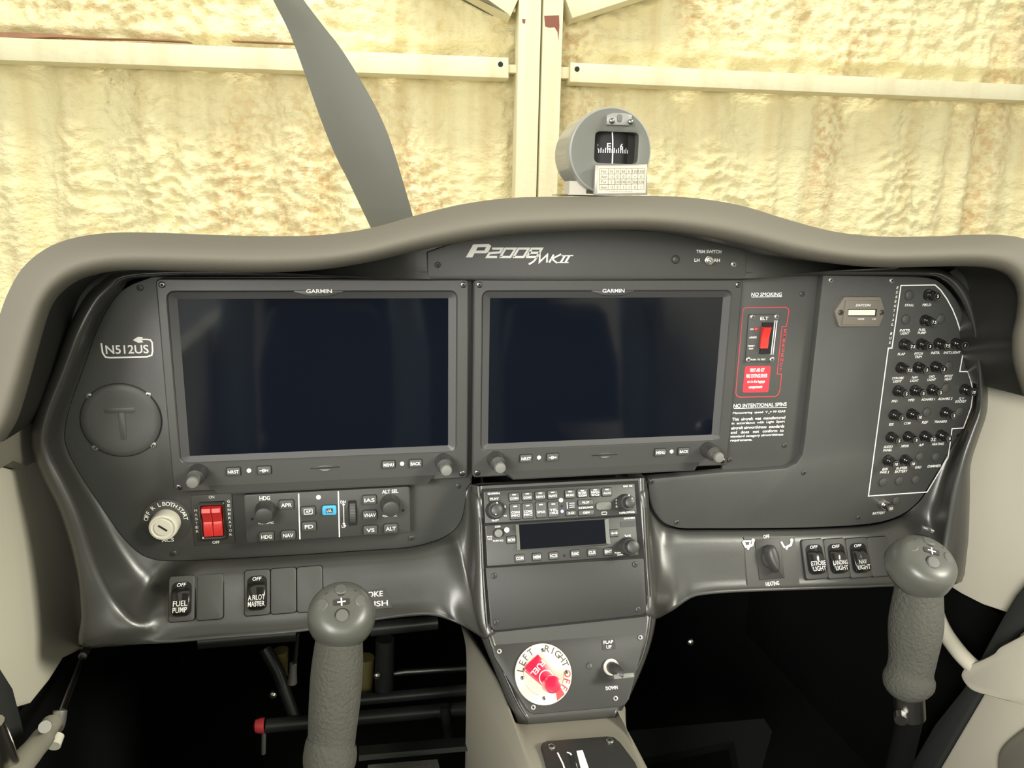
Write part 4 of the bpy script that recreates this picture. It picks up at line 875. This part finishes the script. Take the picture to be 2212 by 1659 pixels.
k = key(t,*L(1692,728),104*sx,84*sy,None,r=.0012); b = B(); b.line([(-.0022,0),(.0022,0)],.0008,.0020); b.add([(-.0036,0,.002),(-.0016,.0014,.002),(-.0016,-.0014,.002),(.0036,0,.002),(.0016,.0014,.002),(.0016,-.0014,.002)],[(0,2,1),(3,4,5)]); obj('lettering', b, 'print', k)
b = B()
for s,x,y,w_,h_ in (('COM',303,650,62,22),('PWR',210,772,60,22),('VOL',210,800,60,22),('PUSH SQ',310,820,118,22),('GARMIN',1875,550,135,22),('TUNE',1856,760,80,24),('PUSH',1738,962,70,20),('CHAN',1765,985,70,20)): b.text(s,*L(x,y),h_*sy,w_*sx,z=.0003,bold=.03)
b.prism(circ(*L(413,690),30*sx,16),0,.0004); obj('lettering', b, 'print', t)
b = B(); b.prism(circ(*L(1098,997),16*sx,12),0,.0003); obj('microphone_hole', b, 'slot', t)
b = B(); b.rr(*L(1865,618),190*sx,70*sy,.0006,-.001,.0004); obj('card_slot', b, 'bezel_in', t)
knob2(t,*L(300,728),.0044,.004,.0040,.0085,m1='knob',m2='knob_grey'); knob2(t,*L(1850,885),.0086,.0100,.0066,.0200)
FBL = Frame(FPD.w(0,0,.0022), 23)
o0 = FBL.pt(1225,1350); t = thing('blank_cover_plate', 'plain black cover plate with corner screws below the com radio', 'plate', FBL.mat(*o0,0))
def D(u,v): p = FBL.pt(u,v); return (p[0]-o0[0],p[1]-o0[1])
b = B(); b.prism([D(*q) for q in ((1049,1228),(1051,1226),(1388,1206),(1391,1208),(1397,1316),(1393,1325),(1384,1329),(1078,1362),(1066,1361),(1060,1352))],-.004,0,.0008); obj('plate', b, 'plate_dark', t)
for u,v in ((1067,1244),(1372,1219),(1072,1344),(1378,1316)): screw(t,'dark',*D(u,v))
# ================================================================== FUEL SELECTOR PLATE
FFP = Frame(FFU.w(0,0,.0015), 36)
def FZ(x,y): return (1000+x*.2767, 1200+y*.2767)
o0 = FFP.pt(1235,1541); t = thing('fuel_flap_plate', 'black riveted plate at pedestal foot carrying fuel selector and flap switch', 'plate', FFP.mat(*o0,0))
def G(x,y): p = FFP.pt(*FZ(x,y)); return (p[0]-o0[0],p[1]-o0[1])
pp = [G(*q) for q in ((228,735),(234,705),(262,688),(1380,580),(1412,590),(1428,625),(1400,740),(1300,1120),(1268,1165),(1225,1182),(560,1240),(520,1225),(495,1195),(250,800))]
b = B(); b.prism(pp,-.003,0,.0010); obj('plate', b, 'plate_dark', t)
for x,y in ((283,748),(1382,640),(548,1185),(1190,1115)): screw(t,'hex',*G(x,y))
b = B(); fk = FFP.k(1310,1440); gx, gy = fk[0]*.2767, fk[1]*.2767
p1, p2 = G(1137,695), G(1160,1033); obj('decal', B().rr(*p1,105*gx,86*gy,.0004,0,.0003), 'decal_dark', t); obj('decal', B().rr(*p2,104*gx,42*gy,.0004,0,.0003), 'decal_dark', t)
bt = B(); bt.text('FLAP',p1[0],p1[1]+20*gy,26*gy,78*gx,z=.0005,bold=.03); bt.text('UP',p1[0],p1[1]-20*gy,26*gy,42*gx,z=.0005,bold=.03); obj('lettering', bt, 'print', t); b.text('DOWN',*p2,28*gy,92*gx,z=.0005,bold=.03); obj('lettering', b, 'print', t)
b = B(); b.lathe(*G(985,862),[(.0032,0),(.0028,.0008),(.0012,.0012)],14); obj('plug', b, 'knob', t)
c0 = G(626,925); Mx = FFP.mat(o0[0]+c0[0],o0[1]+c0[1],0); R = 215*gx
t = thing('fuel_selector', 'cream disc with red transparent FUEL handle turned to LEFT', 'valve', Mx)
b = B(); b.lathe(0,0,[(R,0),(R,.0022),(R*.97,.0030),(R*.72,.0031),(R*.70,.0026),(R*.3,.0026)],48); dd = obj('disc', b, 'disc', t)
b = B(); arc(b,'LEFT',165,118,R*.83,.0062,.0034,bold=.01); arc(b,'RIGHT',75,18,R*.83,.0062,.0034,bold=.01); obj('lettering', b, 'ink', dd)
b = B(); arc(b,'OFF',-5,-38,R*.84,.0062,.0034,bold=.01); b.prism([(R*math.cos(math.radians(a))*f,R*math.sin(math.radians(a))*f) for a,f in ((-60,.70),(-68,.97),(-48,.97),(-42,.72))],.0030,.0033); obj('off_mark', b, 'print_red', dd)
for x,y in ((617,740),(457,957),(803,910),(627,1115)): p = G(x,y); screw(t,'small',p[0]-c0[0],p[1]-c0[1],.0030)
def GC(x,y): p = G(x,y); return (p[0]-c0[0],p[1]-c0[1])
def GH(x,y,o): p = FFP.pt(*FZ(x,y),o); return (p[0]-o0[0]-c0[0],p[1]-o0[1]-c0[1])
b = B(); b.prism([GH(*q,.0105) for q in ((585,770),(612,800),(735,960),(745,1010),(690,1055),(640,1030),(490,905),(480,885),(500,850))],.0060,.0110,.0010); hd = obj('handle', b, 'red_clear', t)
b = B(); b.lathe(0,0,[(.006,.0026),(.006,.006)],18); obj('spindle', b, 'ivory', t)
kp = GH(706,1005,.030); b = B(); b.lathe(*kp,[(.0068,.010),(.0072,.014),(.0080,.026),(.0072,.0295),(.0042,.0302)],26); obj('knob', b, 'red_clear', hd)
b = B(); q = GH(585,880,.011); b.text('FUEL',q[0],q[1],.0052,.0165,z=.0113,rot=math.radians(-138),bold=.02); q = GH(650,955,.011); b.line(circ(*q,.0066,22),.0008,.0113,True); obj('lettering', b, 'print', hd)
c0 = G(1155,872); t = thing('flap_switch', 'black lever flap switch with white collar pointing right', 'switch', FFP.mat(o0[0]+c0[0],o0[1]+c0[1],0)); r = 60*gx
b = B(); b.frame(circ(0,0,r,28),circ(0,0,r*.62,28),0,.0026,.0022); b.mi = 1; b.prism(circ(0,0,r*.66,20),0,.0006); obj('collar', b, ['ivory','red_cap'], t)
b = B(); pq = FFP.pt(*FZ(1258,940),.019); bx, by = pq[0]-o0[0]-c0[0], pq[1]-o0[1]-c0[1]; b.tube([(0,0,0),(bx*.25,by*.3,.010),(bx*.55,by*.8,.0165),(bx,by+.001,.0172)],[.0056,.0054,.0048,.0040],14); obj('stem', b, 'knob', t)
b = B(); pq = FFP.pt(*FZ(1258,940),.019); b.rr(pq[0]-o0[0]-c0[0],pq[1]-o0[1]-c0[1],157*gx,40*gy,.0010,.0165,.0195,.0008); obj('paddle', b, 'knob_grey', t)
# throttle quadrant
_qa = P(1245,1598,-.1495); _qb = P(1280,1685,-.20); FQ = Frame(_qa, math.degrees(math.atan2(_qa.y-_qb.y,_qa.z-_qb.z))); FQ.o = FQ.o+FQ.z*.004
o0 = FQ.pt(1260,1700); t = thing('lever_quadrant', 'black slotted lever quadrant plate at the pedestal bottom edge', 'plate', FQ.mat(*o0,0))
def K(u,v): p = FQ.pt(u,v); return (p[0]-o0[0],p[1]-o0[1])
b = B(); b.prism([K(*q) for q in ((1168,1618),(1172,1612),(1182,1608),(1310,1598),(1326,1600),(1340,1612),(1372,1655),(1400,1720),(1195,1740),(1182,1672))],-.006,.004,.001); obj('plate', b, 'plate_dark', t)
for u,v in ((1191,1622),(1317,1609)): screw(t,'big',*K(u,v),.004)
for px in (((1204,1635),(1216,1660),(1228,1700)),((1224,1634),(1232,1637),(1244,1662),(1252,1700))):
    b = B(); b.line([K(*q) for q in px],.0014,.0043); obj('gate_mark', b, 'print', t)
b = B(); b.prism([K(*q) for q in ((1245,1632),(1258,1630),(1282,1700),(1262,1702))],.004,.0046); obj('gate_plate', b, 'print', t)
b = B(); b.prism([K(*q) for q in ((1228,1642),(1238,1640),(1256,1700),(1246,1702))],.004,.0044); obj('lever_slot', b, 'slot', t)
# ================================================================== FASCIA SWITCHES
def rocker(F, u, v, wp, hp, lines, label, group):
    o0 = F.pt(u,v); kx, ky = F.k(u,v); w, h = wp*kx, hp*ky
    t = thing('rocker_switch' if lines else 'switch_blank', label, 'switch' if lines else 'blank', F.mat(*o0,.0005), group)
    b = B(); b.rr(0,0,w+.0012,h+.0012,.003,-.002,.0006); b.mi = 1; b.rr(0,0,w,h,.0028,0,.0030,.0010); obj('frame' if lines else 'cover', b, ['gap','button'], t)
    if not lines: return
    pw, ph = w*.78, h*.76
    b = B(); b.rr(0,-h*.01,pw,ph,pw*.30,.0026,.0034,.0003); wl = obj('well', b, 'gap', t)
    b = B(); b.text('OFF',0,ph*.40,.0034,pw*.46,z=.0037,bold=.02,shear=.2); obj('lettering', b, 'print', wl)
    b = B(); pw2 = pw*.90; rs = []
    for y, z, f in ((-ph*.50,.0034,.55),(-ph*.49,.0060,.62),(-ph*.44,.0084,.86),(-ph*.36,.0094,.98),(-.0003,.0074,1),(ph*.10,.0066,1),(ph*.20,.0056,.98),(ph*.28,.0046,.86),(ph*.32,.0036,.60)):
        a = pw2*f/2; rs.append([(-a,y,.0034),(-a,y,z-.0008),(-a+.0008,y,z),(a-.0008,y,z),(a,y,z-.0008),(a,y,.0034)])
    b.rings(rs, False); b.add(rs[0],[(0,1,2,3,4,5)]); rk = obj('rocker', b, 'gloss_black', t, sharp=50)
    b = B(); ang = math.atan2(.0020,ph*.36)
    for i, s in enumerate(lines):
        y = -ph*.13-i*.0058; z = .0074+(-y)/(ph*.36)*.0020+.0005; n = len(b.v); b.text(s,0,y,.0048,min(pw2*.92,.0031*len(s)),z=z,bold=.005)
        b.v[n:] = [(x,yy,z+(y-yy)*math.tan(ang)) for x,yy,_ in b.v[n:]]
    obj('lettering', b, 'print', rk)
gs = 'rocker switches on the lower fascia'; gb = 'blank covers beside the rocker switches'
rocker(FL,394,1292.5,56,98,('FUEL','PUMP'),'black rocker switch marked FUEL PUMP on the left fascia',gs)
rocker(FL,455,1289,56,98,None,'plain black blank cover right of the FUEL PUMP switch',gb)
rocker(FL,556.5,1279.5,55,98,('A.PILOT','MASTER'),'black rocker switch marked A.PILOT MASTER on the left fascia',gs)
rocker(FL,613,1275.5,55,98,None,'plain black blank cover right of the A.PILOT MASTER switch',gb)
rocker(FL,669.5,1272,55,98,None,'plain black blank cover partly behind the left stick head',gb)
rocker(FR,1757,1207.5,47,86,('STROBE','LIGHT'),'black rocker switch marked STROBE LIGHT on the right fascia',gs)
rocker(FR,1804.5,1206,47,86,('LANDING','LIGHT'),'black rocker switch marked LANDING LIGHT on the right fascia',gs)
rocker(FR,1852,1204.5,47,86,('NAV','LIGHT'),'black rocker switch marked NAV LIGHT on the right fascia',gs)
rocker(FR,1897,1202,45,86,None,'plain black blank cover right of the NAV LIGHT switch',gb)
o0 = FL.pt(800,1298); t = thing('choke_label', 'dark placard with white CHOKE PUSH lettering behind left stick', 'placard', FL.mat(*o0,.001)); kx, ky = FL.k(800,1298)
b = B(); b.prism([(FL.pt(*q)[0]-o0[0],FL.pt(*q)[1]-o0[1]) for q in ((735,1282),(832,1272),(847,1312),(745,1322))],0,.0004); s_ = obj('sheet', b, 'cowl', t)
b = B(); p = FL.pt(798,1284); b.text('CHOKE',p[0]-o0[0],p[1]-o0[1],12*ky,58*kx,z=.0006,bold=.035); p = FL.pt(812,1304); b.text('PUSH',p[0]-o0[0],p[1]-o0[1],12*ky,52*kx,z=.0006,bold=.035); obj('lettering', b, 'print', s_)
o0 = FR.pt(1662,1207); t = thing('heating_knob', 'black heating selector knob with footwell and demist icons', 'knob', FR.mat(*o0,.001)); kx, ky = FR.k(1662,1207)
def N(u,v): p = FR.pt(u,v); return (p[0]-o0[0],p[1]-o0[1])
b = B(); b.prism([N(*q) for q in ((1606,1160),(1715,1158),(1726,1262),(1614,1266))],-.001,.0001); lb = obj('label_sheet', b, 'cowl', t)
b = B(); b.rr(*N(1661,1207),54*kx,88*ky,.001,0,.0012,.0003); obj('base_plate', b, 'decal_dark', t)
b = B(); b.lathe(*N(1660,1206),[(.0105,.001),(.0105,.004),(.0098,.005),(.004,.0052)],28); obj('dial', b, 'knob', t)
a, c = N(1652,1180), N(1670,1238); pts = []
for i in range(20):
    f = i/20*2*math.pi; wv = math.sin(f)*.0070*(1-.35*math.cos(f)); pts.append((wv,-math.cos(f)*.0155))
b = B(); rs = []
for z, k in ((.004,1),(.011,.92),(.014,.62),(.015,.25)): rs.append([(x*k,y*(.6+.4*k),z) for x,y in pts])
b.rings(rs,True,False,True); p = N(1660,1207); obj('grip', b, 'knob', t, Matrix.Translation((p[0],p[1],0)) @ Matrix.Rotation(.16,4,'Z'))
obj('lettering', B().text('OFF',*N(1654,1159),8*ky,13*kx,z=.0005), 'print', lb); obj('lettering', B().text('HEATING',*N(1667,1260.5),9*ky,29*kx,z=.0005,bold=.02), 'print', lb); b = B()
for u,dem in ((1614,1),(1697,0)):
    q = lambda x,y: N(u+x,1177+y); lt = b; b = B()
    b.line([q(-11,-7),q(-5,4),q(-2,5)],.0021,.0005); b.line([q(0,10),q(2,4),q(10,0),q(12,-8)],.0024,.0005); b.prism(circ(*q(12,-10),.0019,10),0,.0005)
    if dem: b.line([q(-8,-8),q(6,-8),q(3,2),q(-5,2)],.0016,.0005,True)
    obj('icon', b, 'print', lb)
    b = lt
# ================================================================== CONTROL STICKS
def stick(Yd, axis, rad, head_c, head_r, head_tilt, label, shaft=None, hatch=False, grip_rows=None):
    """axis: pixels down the grip; rad: half widths in pixels"""
    p3 = [P(u,v,y) for u,v,y in axis]
    t = thing('control_stick', label, 'control stick', p3[-1], 'control sticks')
    path = cr([np.array(p) for p in p3],5); rp = cr([[r] for r in rad],5)
    depth = lambda p: float((RWC @ (np.array(p)-CAMP))[2])
    radii = [float(r[0])*depth(p)/FPX for r,p in zip(rp,path)]
    b = B(); b.tube([Vector(p) for p in path], radii, 28); wpart('grip', b, 'foam_grip', t, sharp=70)
    if shaft:
        b = B(); s = [P(u,v,y) for u,v,y in shaft]; b.tube(s, .0125, 20); sh = wpart('shaft', b, 'steel_dark', t)
        b = B(); b.tube([s[1],s[1]+Vector((.004,.03,-.35))], .0105, 16); wpart('lower_tube', b, 'footwell', t)
        b = B(); d = (s[1]-s[0]).normalized(); e = s[0]+(s[1]-s[0])*.80+Vector((-.0125,-.004,0)); b.tube([e,e+Vector((-.004,-.006,-.001))], .0055, 8); wpart('clamp_bolt', b, 'steel', t)
    else:
        b = B(); b.tube([p3[-1],p3[-1]+Vector((.0,.05,-.40))], .0125, 16); wpart('shaft', b, 'steel_dark', t)
    hc = P(*head_c); M = Matrix.Translation(hc-t.location) @ Euler(head_tilt).to_matrix().to_4x4()
    b = B(); prof = [(.60,-.50),(.82,-.58),(.95,-.56),(1.0,-.46),(1.0,-.26),(.975,-.02),(.91,.18),(.79,.32),(.60,.40),(.40,.43),(.2,.44)]
    rs = [[(head_r*k*math.cos(2*math.pi*i/36)*1.0, head_r*k*math.sin(2*math.pi*i/36)*(.92+.10*(math.sin(2*math.pi*i/36) < 0)), head_r*z) for i in range(36)] for k,z in prof]
    b.rings(rs, True, True, True); hd = obj('head', b, 'stick_head', t, M, sharp=60)
    for dx,dy in ((0,.50),(0,-.30),(-.54,.10),(.54,.10)):
        rr2 = math.hypot(dx,dy); zt = .455-.40*rr2**2; b = B(); b.mi = 1; b.lathe(0,0,[(.215*head_r,-.06*head_r),(.215*head_r,.012*head_r),(.20*head_r,.016*head_r)],20); b.mi = 0; b.lathe(0,0,[(.190*head_r,-.06*head_r),(.190*head_r,.05*head_r),(.165*head_r,.075*head_r),(.06*head_r,.08*head_r)],20)
        nrm = Vector((dx*.75,dy*.75,1)).normalized(); obj('button', b, ['stick_button','gap'], hd, Matrix.Translation((dx*head_r,dy*head_r,zt*head_r)) @ nrm.to_track_quat('Z','Y').to_matrix().to_4x4())
    b = B(); z = .455*head_r; b.rr(0,.10*head_r,.46*head_r,.18*head_r,.001,z-.002,z+.0003); obj('legend_plate', b, 'decal_dark', hd)
    b = B(); b.line([(-.12*head_r,.10*head_r),(.12*head_r,.10*head_r)],.0011,z+.0006); b.line([(0,-.02*head_r),(0,.22*head_r)],.0011,z+.0006); obj('cross_mark', b, 'print', hd)
    for s in (-1,1):
        b = B(); b.rr(s*.34*head_r,.42*head_r,.2*head_r,.06*head_r,.0005,.25*head_r,.40*head_r); obj('slot', b, 'decal_dark', hd)
    if hatch:
        b = B(); b.box(-.18*head_r,.14*head_r,.86*head_r,1.02*head_r,.0,.44*head_r); b.mi = 1; b.box(-.18*head_r,-.06*head_r,.84*head_r,.90*head_r,.44*head_r,.52*head_r); b.box(.04*head_r,.14*head_r,.84*head_r,.90*head_r,.44*head_r,.52*head_r); obj('trigger', b, ['knob','steel'], hd)
    return t
stick(0, [(737,1335,-.148),(733,1380,-.15),(728,1450,-.154),(722,1530,-.160),(717,1590,-.164),(714,1608,-.166),(713,1632,-.168),(712,1655,-.170),(712,1668,-.171)], [46,50,55,54,51,54,57,54,40], (738,1320,-.150), .0272, (math.radians(40),0,math.radians(3)),
      'dark grey foam grip control stick on the left, in front of the pilot seat')
stick(0, [(1988,1235,-.198),(1984,1280,-.200),(1978,1350,-.203),(1971,1420,-.206),(1966,1448,-.207),(1964,1463,-.208),(1962,1480,-.209),(1962,1492,-.209)], [44,48,54,47,46,51,50,38], (1996,1214,-.199), .0285, (math.radians(30),math.radians(14),math.radians(-20)),
      'dark grey foam grip control stick on the right with bare metal shaft', shaft=[(1962,1480,-.209),(1966,1548,-.212)], hatch=True)
# ================================================================== COMPASS
def compass():
    FC = axes_frame(P(1318,330,-.040), Vector((1,-.04,0)).normalized(), Vector((0,0,1)))
    kx, ky = FC.k(1318,330); o0 = FC.pt(1318,420); R = 89*kx
    t = thing('magnetic_compass', 'grey round magnetic compass showing E and 6 on top of the glareshield', 'compass', FC.mat(*o0,0))
    def C(u,v): p = FC.pt(u,v); return (p[0]-o0[0],p[1]-o0[1])
    cc = C(1318,327)
    b = B(); b.lathe(*cc,[(R*.80,-.075),(R*.93,-.070),(R*.955,-.062),(R*.955,-.016),(R*.97,-.012),(R*.995,-.010),(R,-.006),(R,-.001),(R*.985,.0012),(R*.95,.002)],56,cap=False); obj('housing', b, 'compass_body', t)
    wx0, wy1 = C(1285,283); wx1, wy0 = C(1376,355); w = rr((wx0+wx1)/2,(wy0+wy1)/2,wx1-wx0,wy1-wy0,.005,5)
    cw = ((wx0+wx1)/2,(wy0+wy1)/2); NA = 72; angs = [2*math.pi*i/NA for i in range(NA)]
    def se(hx,hy): return [(cw[0]+math.cos(a)*k,cw[1]+math.sin(a)*k) for a in angs for k in [((abs(math.cos(a))/hx)**9+(abs(math.sin(a))/hy)**9)**(-1/9)]]
    hx, hy = (wx1-wx0)/2, (wy1-wy0)/2; w1, w2 = se(hx,hy), se(hx+.0022,hy+.0022)
    ring = [(cc[0]+R*.955*math.cos(a),cc[1]+R*.955*math.sin(a)) for a in angs]
    b = B(); b.rings([[(x,y,.0018) for x,y in ring],[(x,y,.0022) for x,y in w2],[(x,y,.0012) for x,y in w1],[(x,y,-.010) for x,y in w1]]); obj('face', b, 'compass_face', t, sharp=30)
    b = B(); b.prism(offset(w,-.002),-.012,-.0095); obj('window_back', b, 'gap', t)
    # the card drum inside
    b = B(); rd = .028; cx, cy = (wx0+wx1)/2, (wy0+wy1)/2; rs = []
    for y in (-.020,.019): rs.append([(cx+rd*math.sin(a),cy+y,-.034+rd*math.cos(a)) for a in np.linspace(-1.0,1.0,20)])
    b.rings(rs, False); 
    card = obj('compass_card', b, 'compass_card', t)
    b = B(); 
    def wrap(b, n0): b.v[n0:] = [(cx+rd*math.sin(x/rd), y, -.0335+rd*math.cos(x/rd)) for x,y,_ in b.v[n0:]]
    n0 = len(b.v); k = 7.2*kx
    b.text('E',-.0050,cy+.0016,.0055,.0036,z=0,bold=.01); b.text('6',.0070,cy+.0016,.0052,.0032,z=0,bold=.01); b.text('2',-.0160,cy+.0016,.0052,.0032,z=0,bold=.01)
    for i in range(-11,9): hgt = .0030 if i % 2 else .0042; b.line([(i*.0020,cy-.0040),(i*.0020,cy-.0040+hgt)],.0008,0)
    wrap(b,n0); obj('card_marks', b, 'print', card)
    b = B(); b.line([C(1325,283),C(1326,300),C(1326,330),C(1325,355)],.0011,-.0035); obj('lubber_line', b, 'print', t)
    b = B(); q = [C(*p) for p in ((1307,262),(1307,250),(1320,245),(1345,245),(1361,250),(1361,268),(1356,273),(1340,272),(1307,271))]; b.prism(q,.001,.0060,.0012); br = obj('top_bracket', b, 'compass_body', t)
    b = B(); p = C(1334,257); b.rr(p[0],p[1],.0044,.0066,.0020,.0060,.0070,.0004); obj('bracket_arch', b, 'compass_face', br)
    for u,v in ((1317,263),(1357,265)):
        p = C(u,v); b = B(); b.lathe(*p,[(.0024,.006),(.0024,.008),(.0014,.0088)],12); obj('screw', b, 'steel_dark', br)
    # correction card in its holder
    q = [C(*p) for p in ((1279,358),(1390,356),(1391,421),(1277,421))]; b = B(); b.prism(q,.006,.0105,.0006); hold = obj('card_holder', b, 'alu_card', t)
    q = [C(*p) for p in ((1285,360),(1387,359),(1386,417),(1283,418))]; b = B(); b.prism(q,.0105,.0109); cd = obj('correction_card', b, 'paper', t)
    b = B(); X = lambda f: 1288+f*95; Yv = lambda g: 365+g*45
    for g in (0,.25,.5,.75,1): b.line([C(X(0),Yv(g)+.3),C(X(1),Yv(g)-.6)],.0003,.0111)
    cols = (0,.20,.335,.47,.60,.725,.86,1)
    for f in cols: b.line([C(X(f),Yv(0)),C(X(f)-.5,Yv(1))],.0003,.0111)
    rows = (('For','N','30','60','E','120','150'),('Steer','-1','0','0','-1','-','0'),('For','S','210','240','W','300','330'),('Steer','-3','0','1','-1','0','1'))
    for r_, row in enumerate(rows):
        for c_, s in enumerate(row): b.text(s,*C(X((cols[c_]+cols[c_+1])/2),Yv((r_+.55)/4)),.0003 if s == '-' else .0022,min(.0017*len(s),.0060) if len(s) > 2 else (.0014 if s == '-' else None),z=.0111,bold=0)
    b.text('Compass correction',*C(1330,413.5),.0013,.024,z=.0111,bold=0); obj('card_grid', b, 'ink', cd)
    q0 = C(1236,390); q1 = C(1272,421); b = B(); b.box(q0[0],q1[0],q1[1],q0[1],-.03,-.010); obj('mount_block', b, 'bracket', t)
    q0 = C(1222,419); q1 = C(1395,425); b = B(); b.box(q0[0],q1[0],q1[1],q0[1],-.06,.008); obj('mount_base', b, 'alu_card', t)
compass()
# ================================================================== FOOTWELL HARDWARE
def pipe(name, pts, r, m, label, cat):
    b = B(); b.tube([P(*p) for p in pts], r, 12); return tag(obj(name, b, m), label, cat)
rp_ = thing('rudder_pedals', 'dark rudder pedal frame of tubes with red end cap in left footwell', 'pedals', P(800,1690,.05))
def rpart(name, pts, r, m, n=12): b = B(); b.tube([P(*p) for p in pts], r, n); return wpart(name, b, m, rp_)
rpart('cross_tube', [(575,1568,.10),(1030,1528,.10)], .0085, 'tube'); rpart('cross_tube', [(760,1513,.12),(1030,1488,.12)], .007, 'tube')
rpart('pedal_lever', [(572,1400,.14),(600,1450,.13),(640,1560,.11)], .0075, 'tube'); rpart('pedal_lever', [(832,1380,.13),(830,1500,.13)], .0115, 'tube')
rpart('end_cap', [(548,1570,.10),(552,1569,.10),(562,1568,.10),(571,1567,.10)], [.003,.0075,.009,.009], 'red_cap')
rpart('pin', [(570,1572,.097),(569,1628,.097)], .0026, 'zinc', 8); rpart('bracket', [(960,1525,.09),(968,1590,.09)], .006, 'tube')
for px, d, nm, m in ((((795,1652,-.02),(945,1640,-.02),(955,1680,-.06),(790,1695,-.06)),Vector((0,.004,-.012)),'foot_pad','carpet_grey'),(((775,1632,0),(1010,1612,0),(1016,1622,-.004),(775,1644,-.004)),Vector((0,.02,-.004)),'foot_bar','tube')):
    b = B(); p = [P(*q) for q in px]; b.rings([[q+d for q in p],p],True,True,True); wpart(nm, b, m, rp_)
pipe('control_rod', [(845,1455,.14),(875,1451,.14),(1030,1442,.14)], .0048, 'steel_dark', 'shiny thin metal control rod right of left stick in footwell', 'rod')
pipe('panel_tube', [(430,1383,.03),(640,1366,.03)], .009, 'tube', 'dark tube tucked under the left fascia edge', 'tube')
pipe('panel_tube', [(800,1358,.03),(945,1343,.03)], .008, 'tube', 'dark tube under the fascia right of the left stick', 'tube')
t = thing('control_cable', 'thin control cable with metal fork hanging in left footwell', 'cable', P(631,1475,.10))
b = B(); b.tube([P(643,1365,.10),P(638,1430,.10),P(634,1460,.10)],.0028,10); wpart('cable', b, 'steel_dark', t)
b = B(); b.tube([P(634,1432,.10),P(633,1450,.10),P(631,1475,.10)],[.0045,.0045,.006],10); wpart('fork', b, 'zinc', t)
b = B(); b.tube([P(605,1405,.15),P(615,1460,.15)],[.010,.004],12); tag(obj('cable_boot', b, 'yellow_part'), 'dull yellow conical boot behind the pedal lever in left footwell', 'boot')
b = B(); b.tube([P(790,1420,.15),P(785,1500,.15)],.011,12); tag(obj('fluid_bottle', b, 'yellow_part'), 'dull yellow upright bottle just right of the left stick', 'bottle')
for u,v,y,q in ((590,1499,.12,'left of the left stick'),(815,1458,.12,'right of the left stick'),(1490,1385,.12,'in the dark right footwell')):
    b = B(); b.lathe(0,0,[(.0045,0),(.0045,.004),(.002,.006)],8); tag(obj('bolt_head', b, 'steel', M=Frame(P(u,v,y)).mat()), 'tiny bright bolt head '+q, 'bolt')
b = B(); p = [P(*q) for q in ((1345,1580,.02),(1560,1560,.05),(1650,1552,.06),(1668,1580,.05),(1640,1680,.0),(1600,1680,.0),(1585,1600,.03),(1380,1640,.0))]; d = Vector((0,.01,-.02)); b.rings([[q+d for q in p],p],True,True,True); tag(obj('tunnel_trim', b, 'carpet'), 'dark carpeted trim edge in the lower right footwell', 'trim')
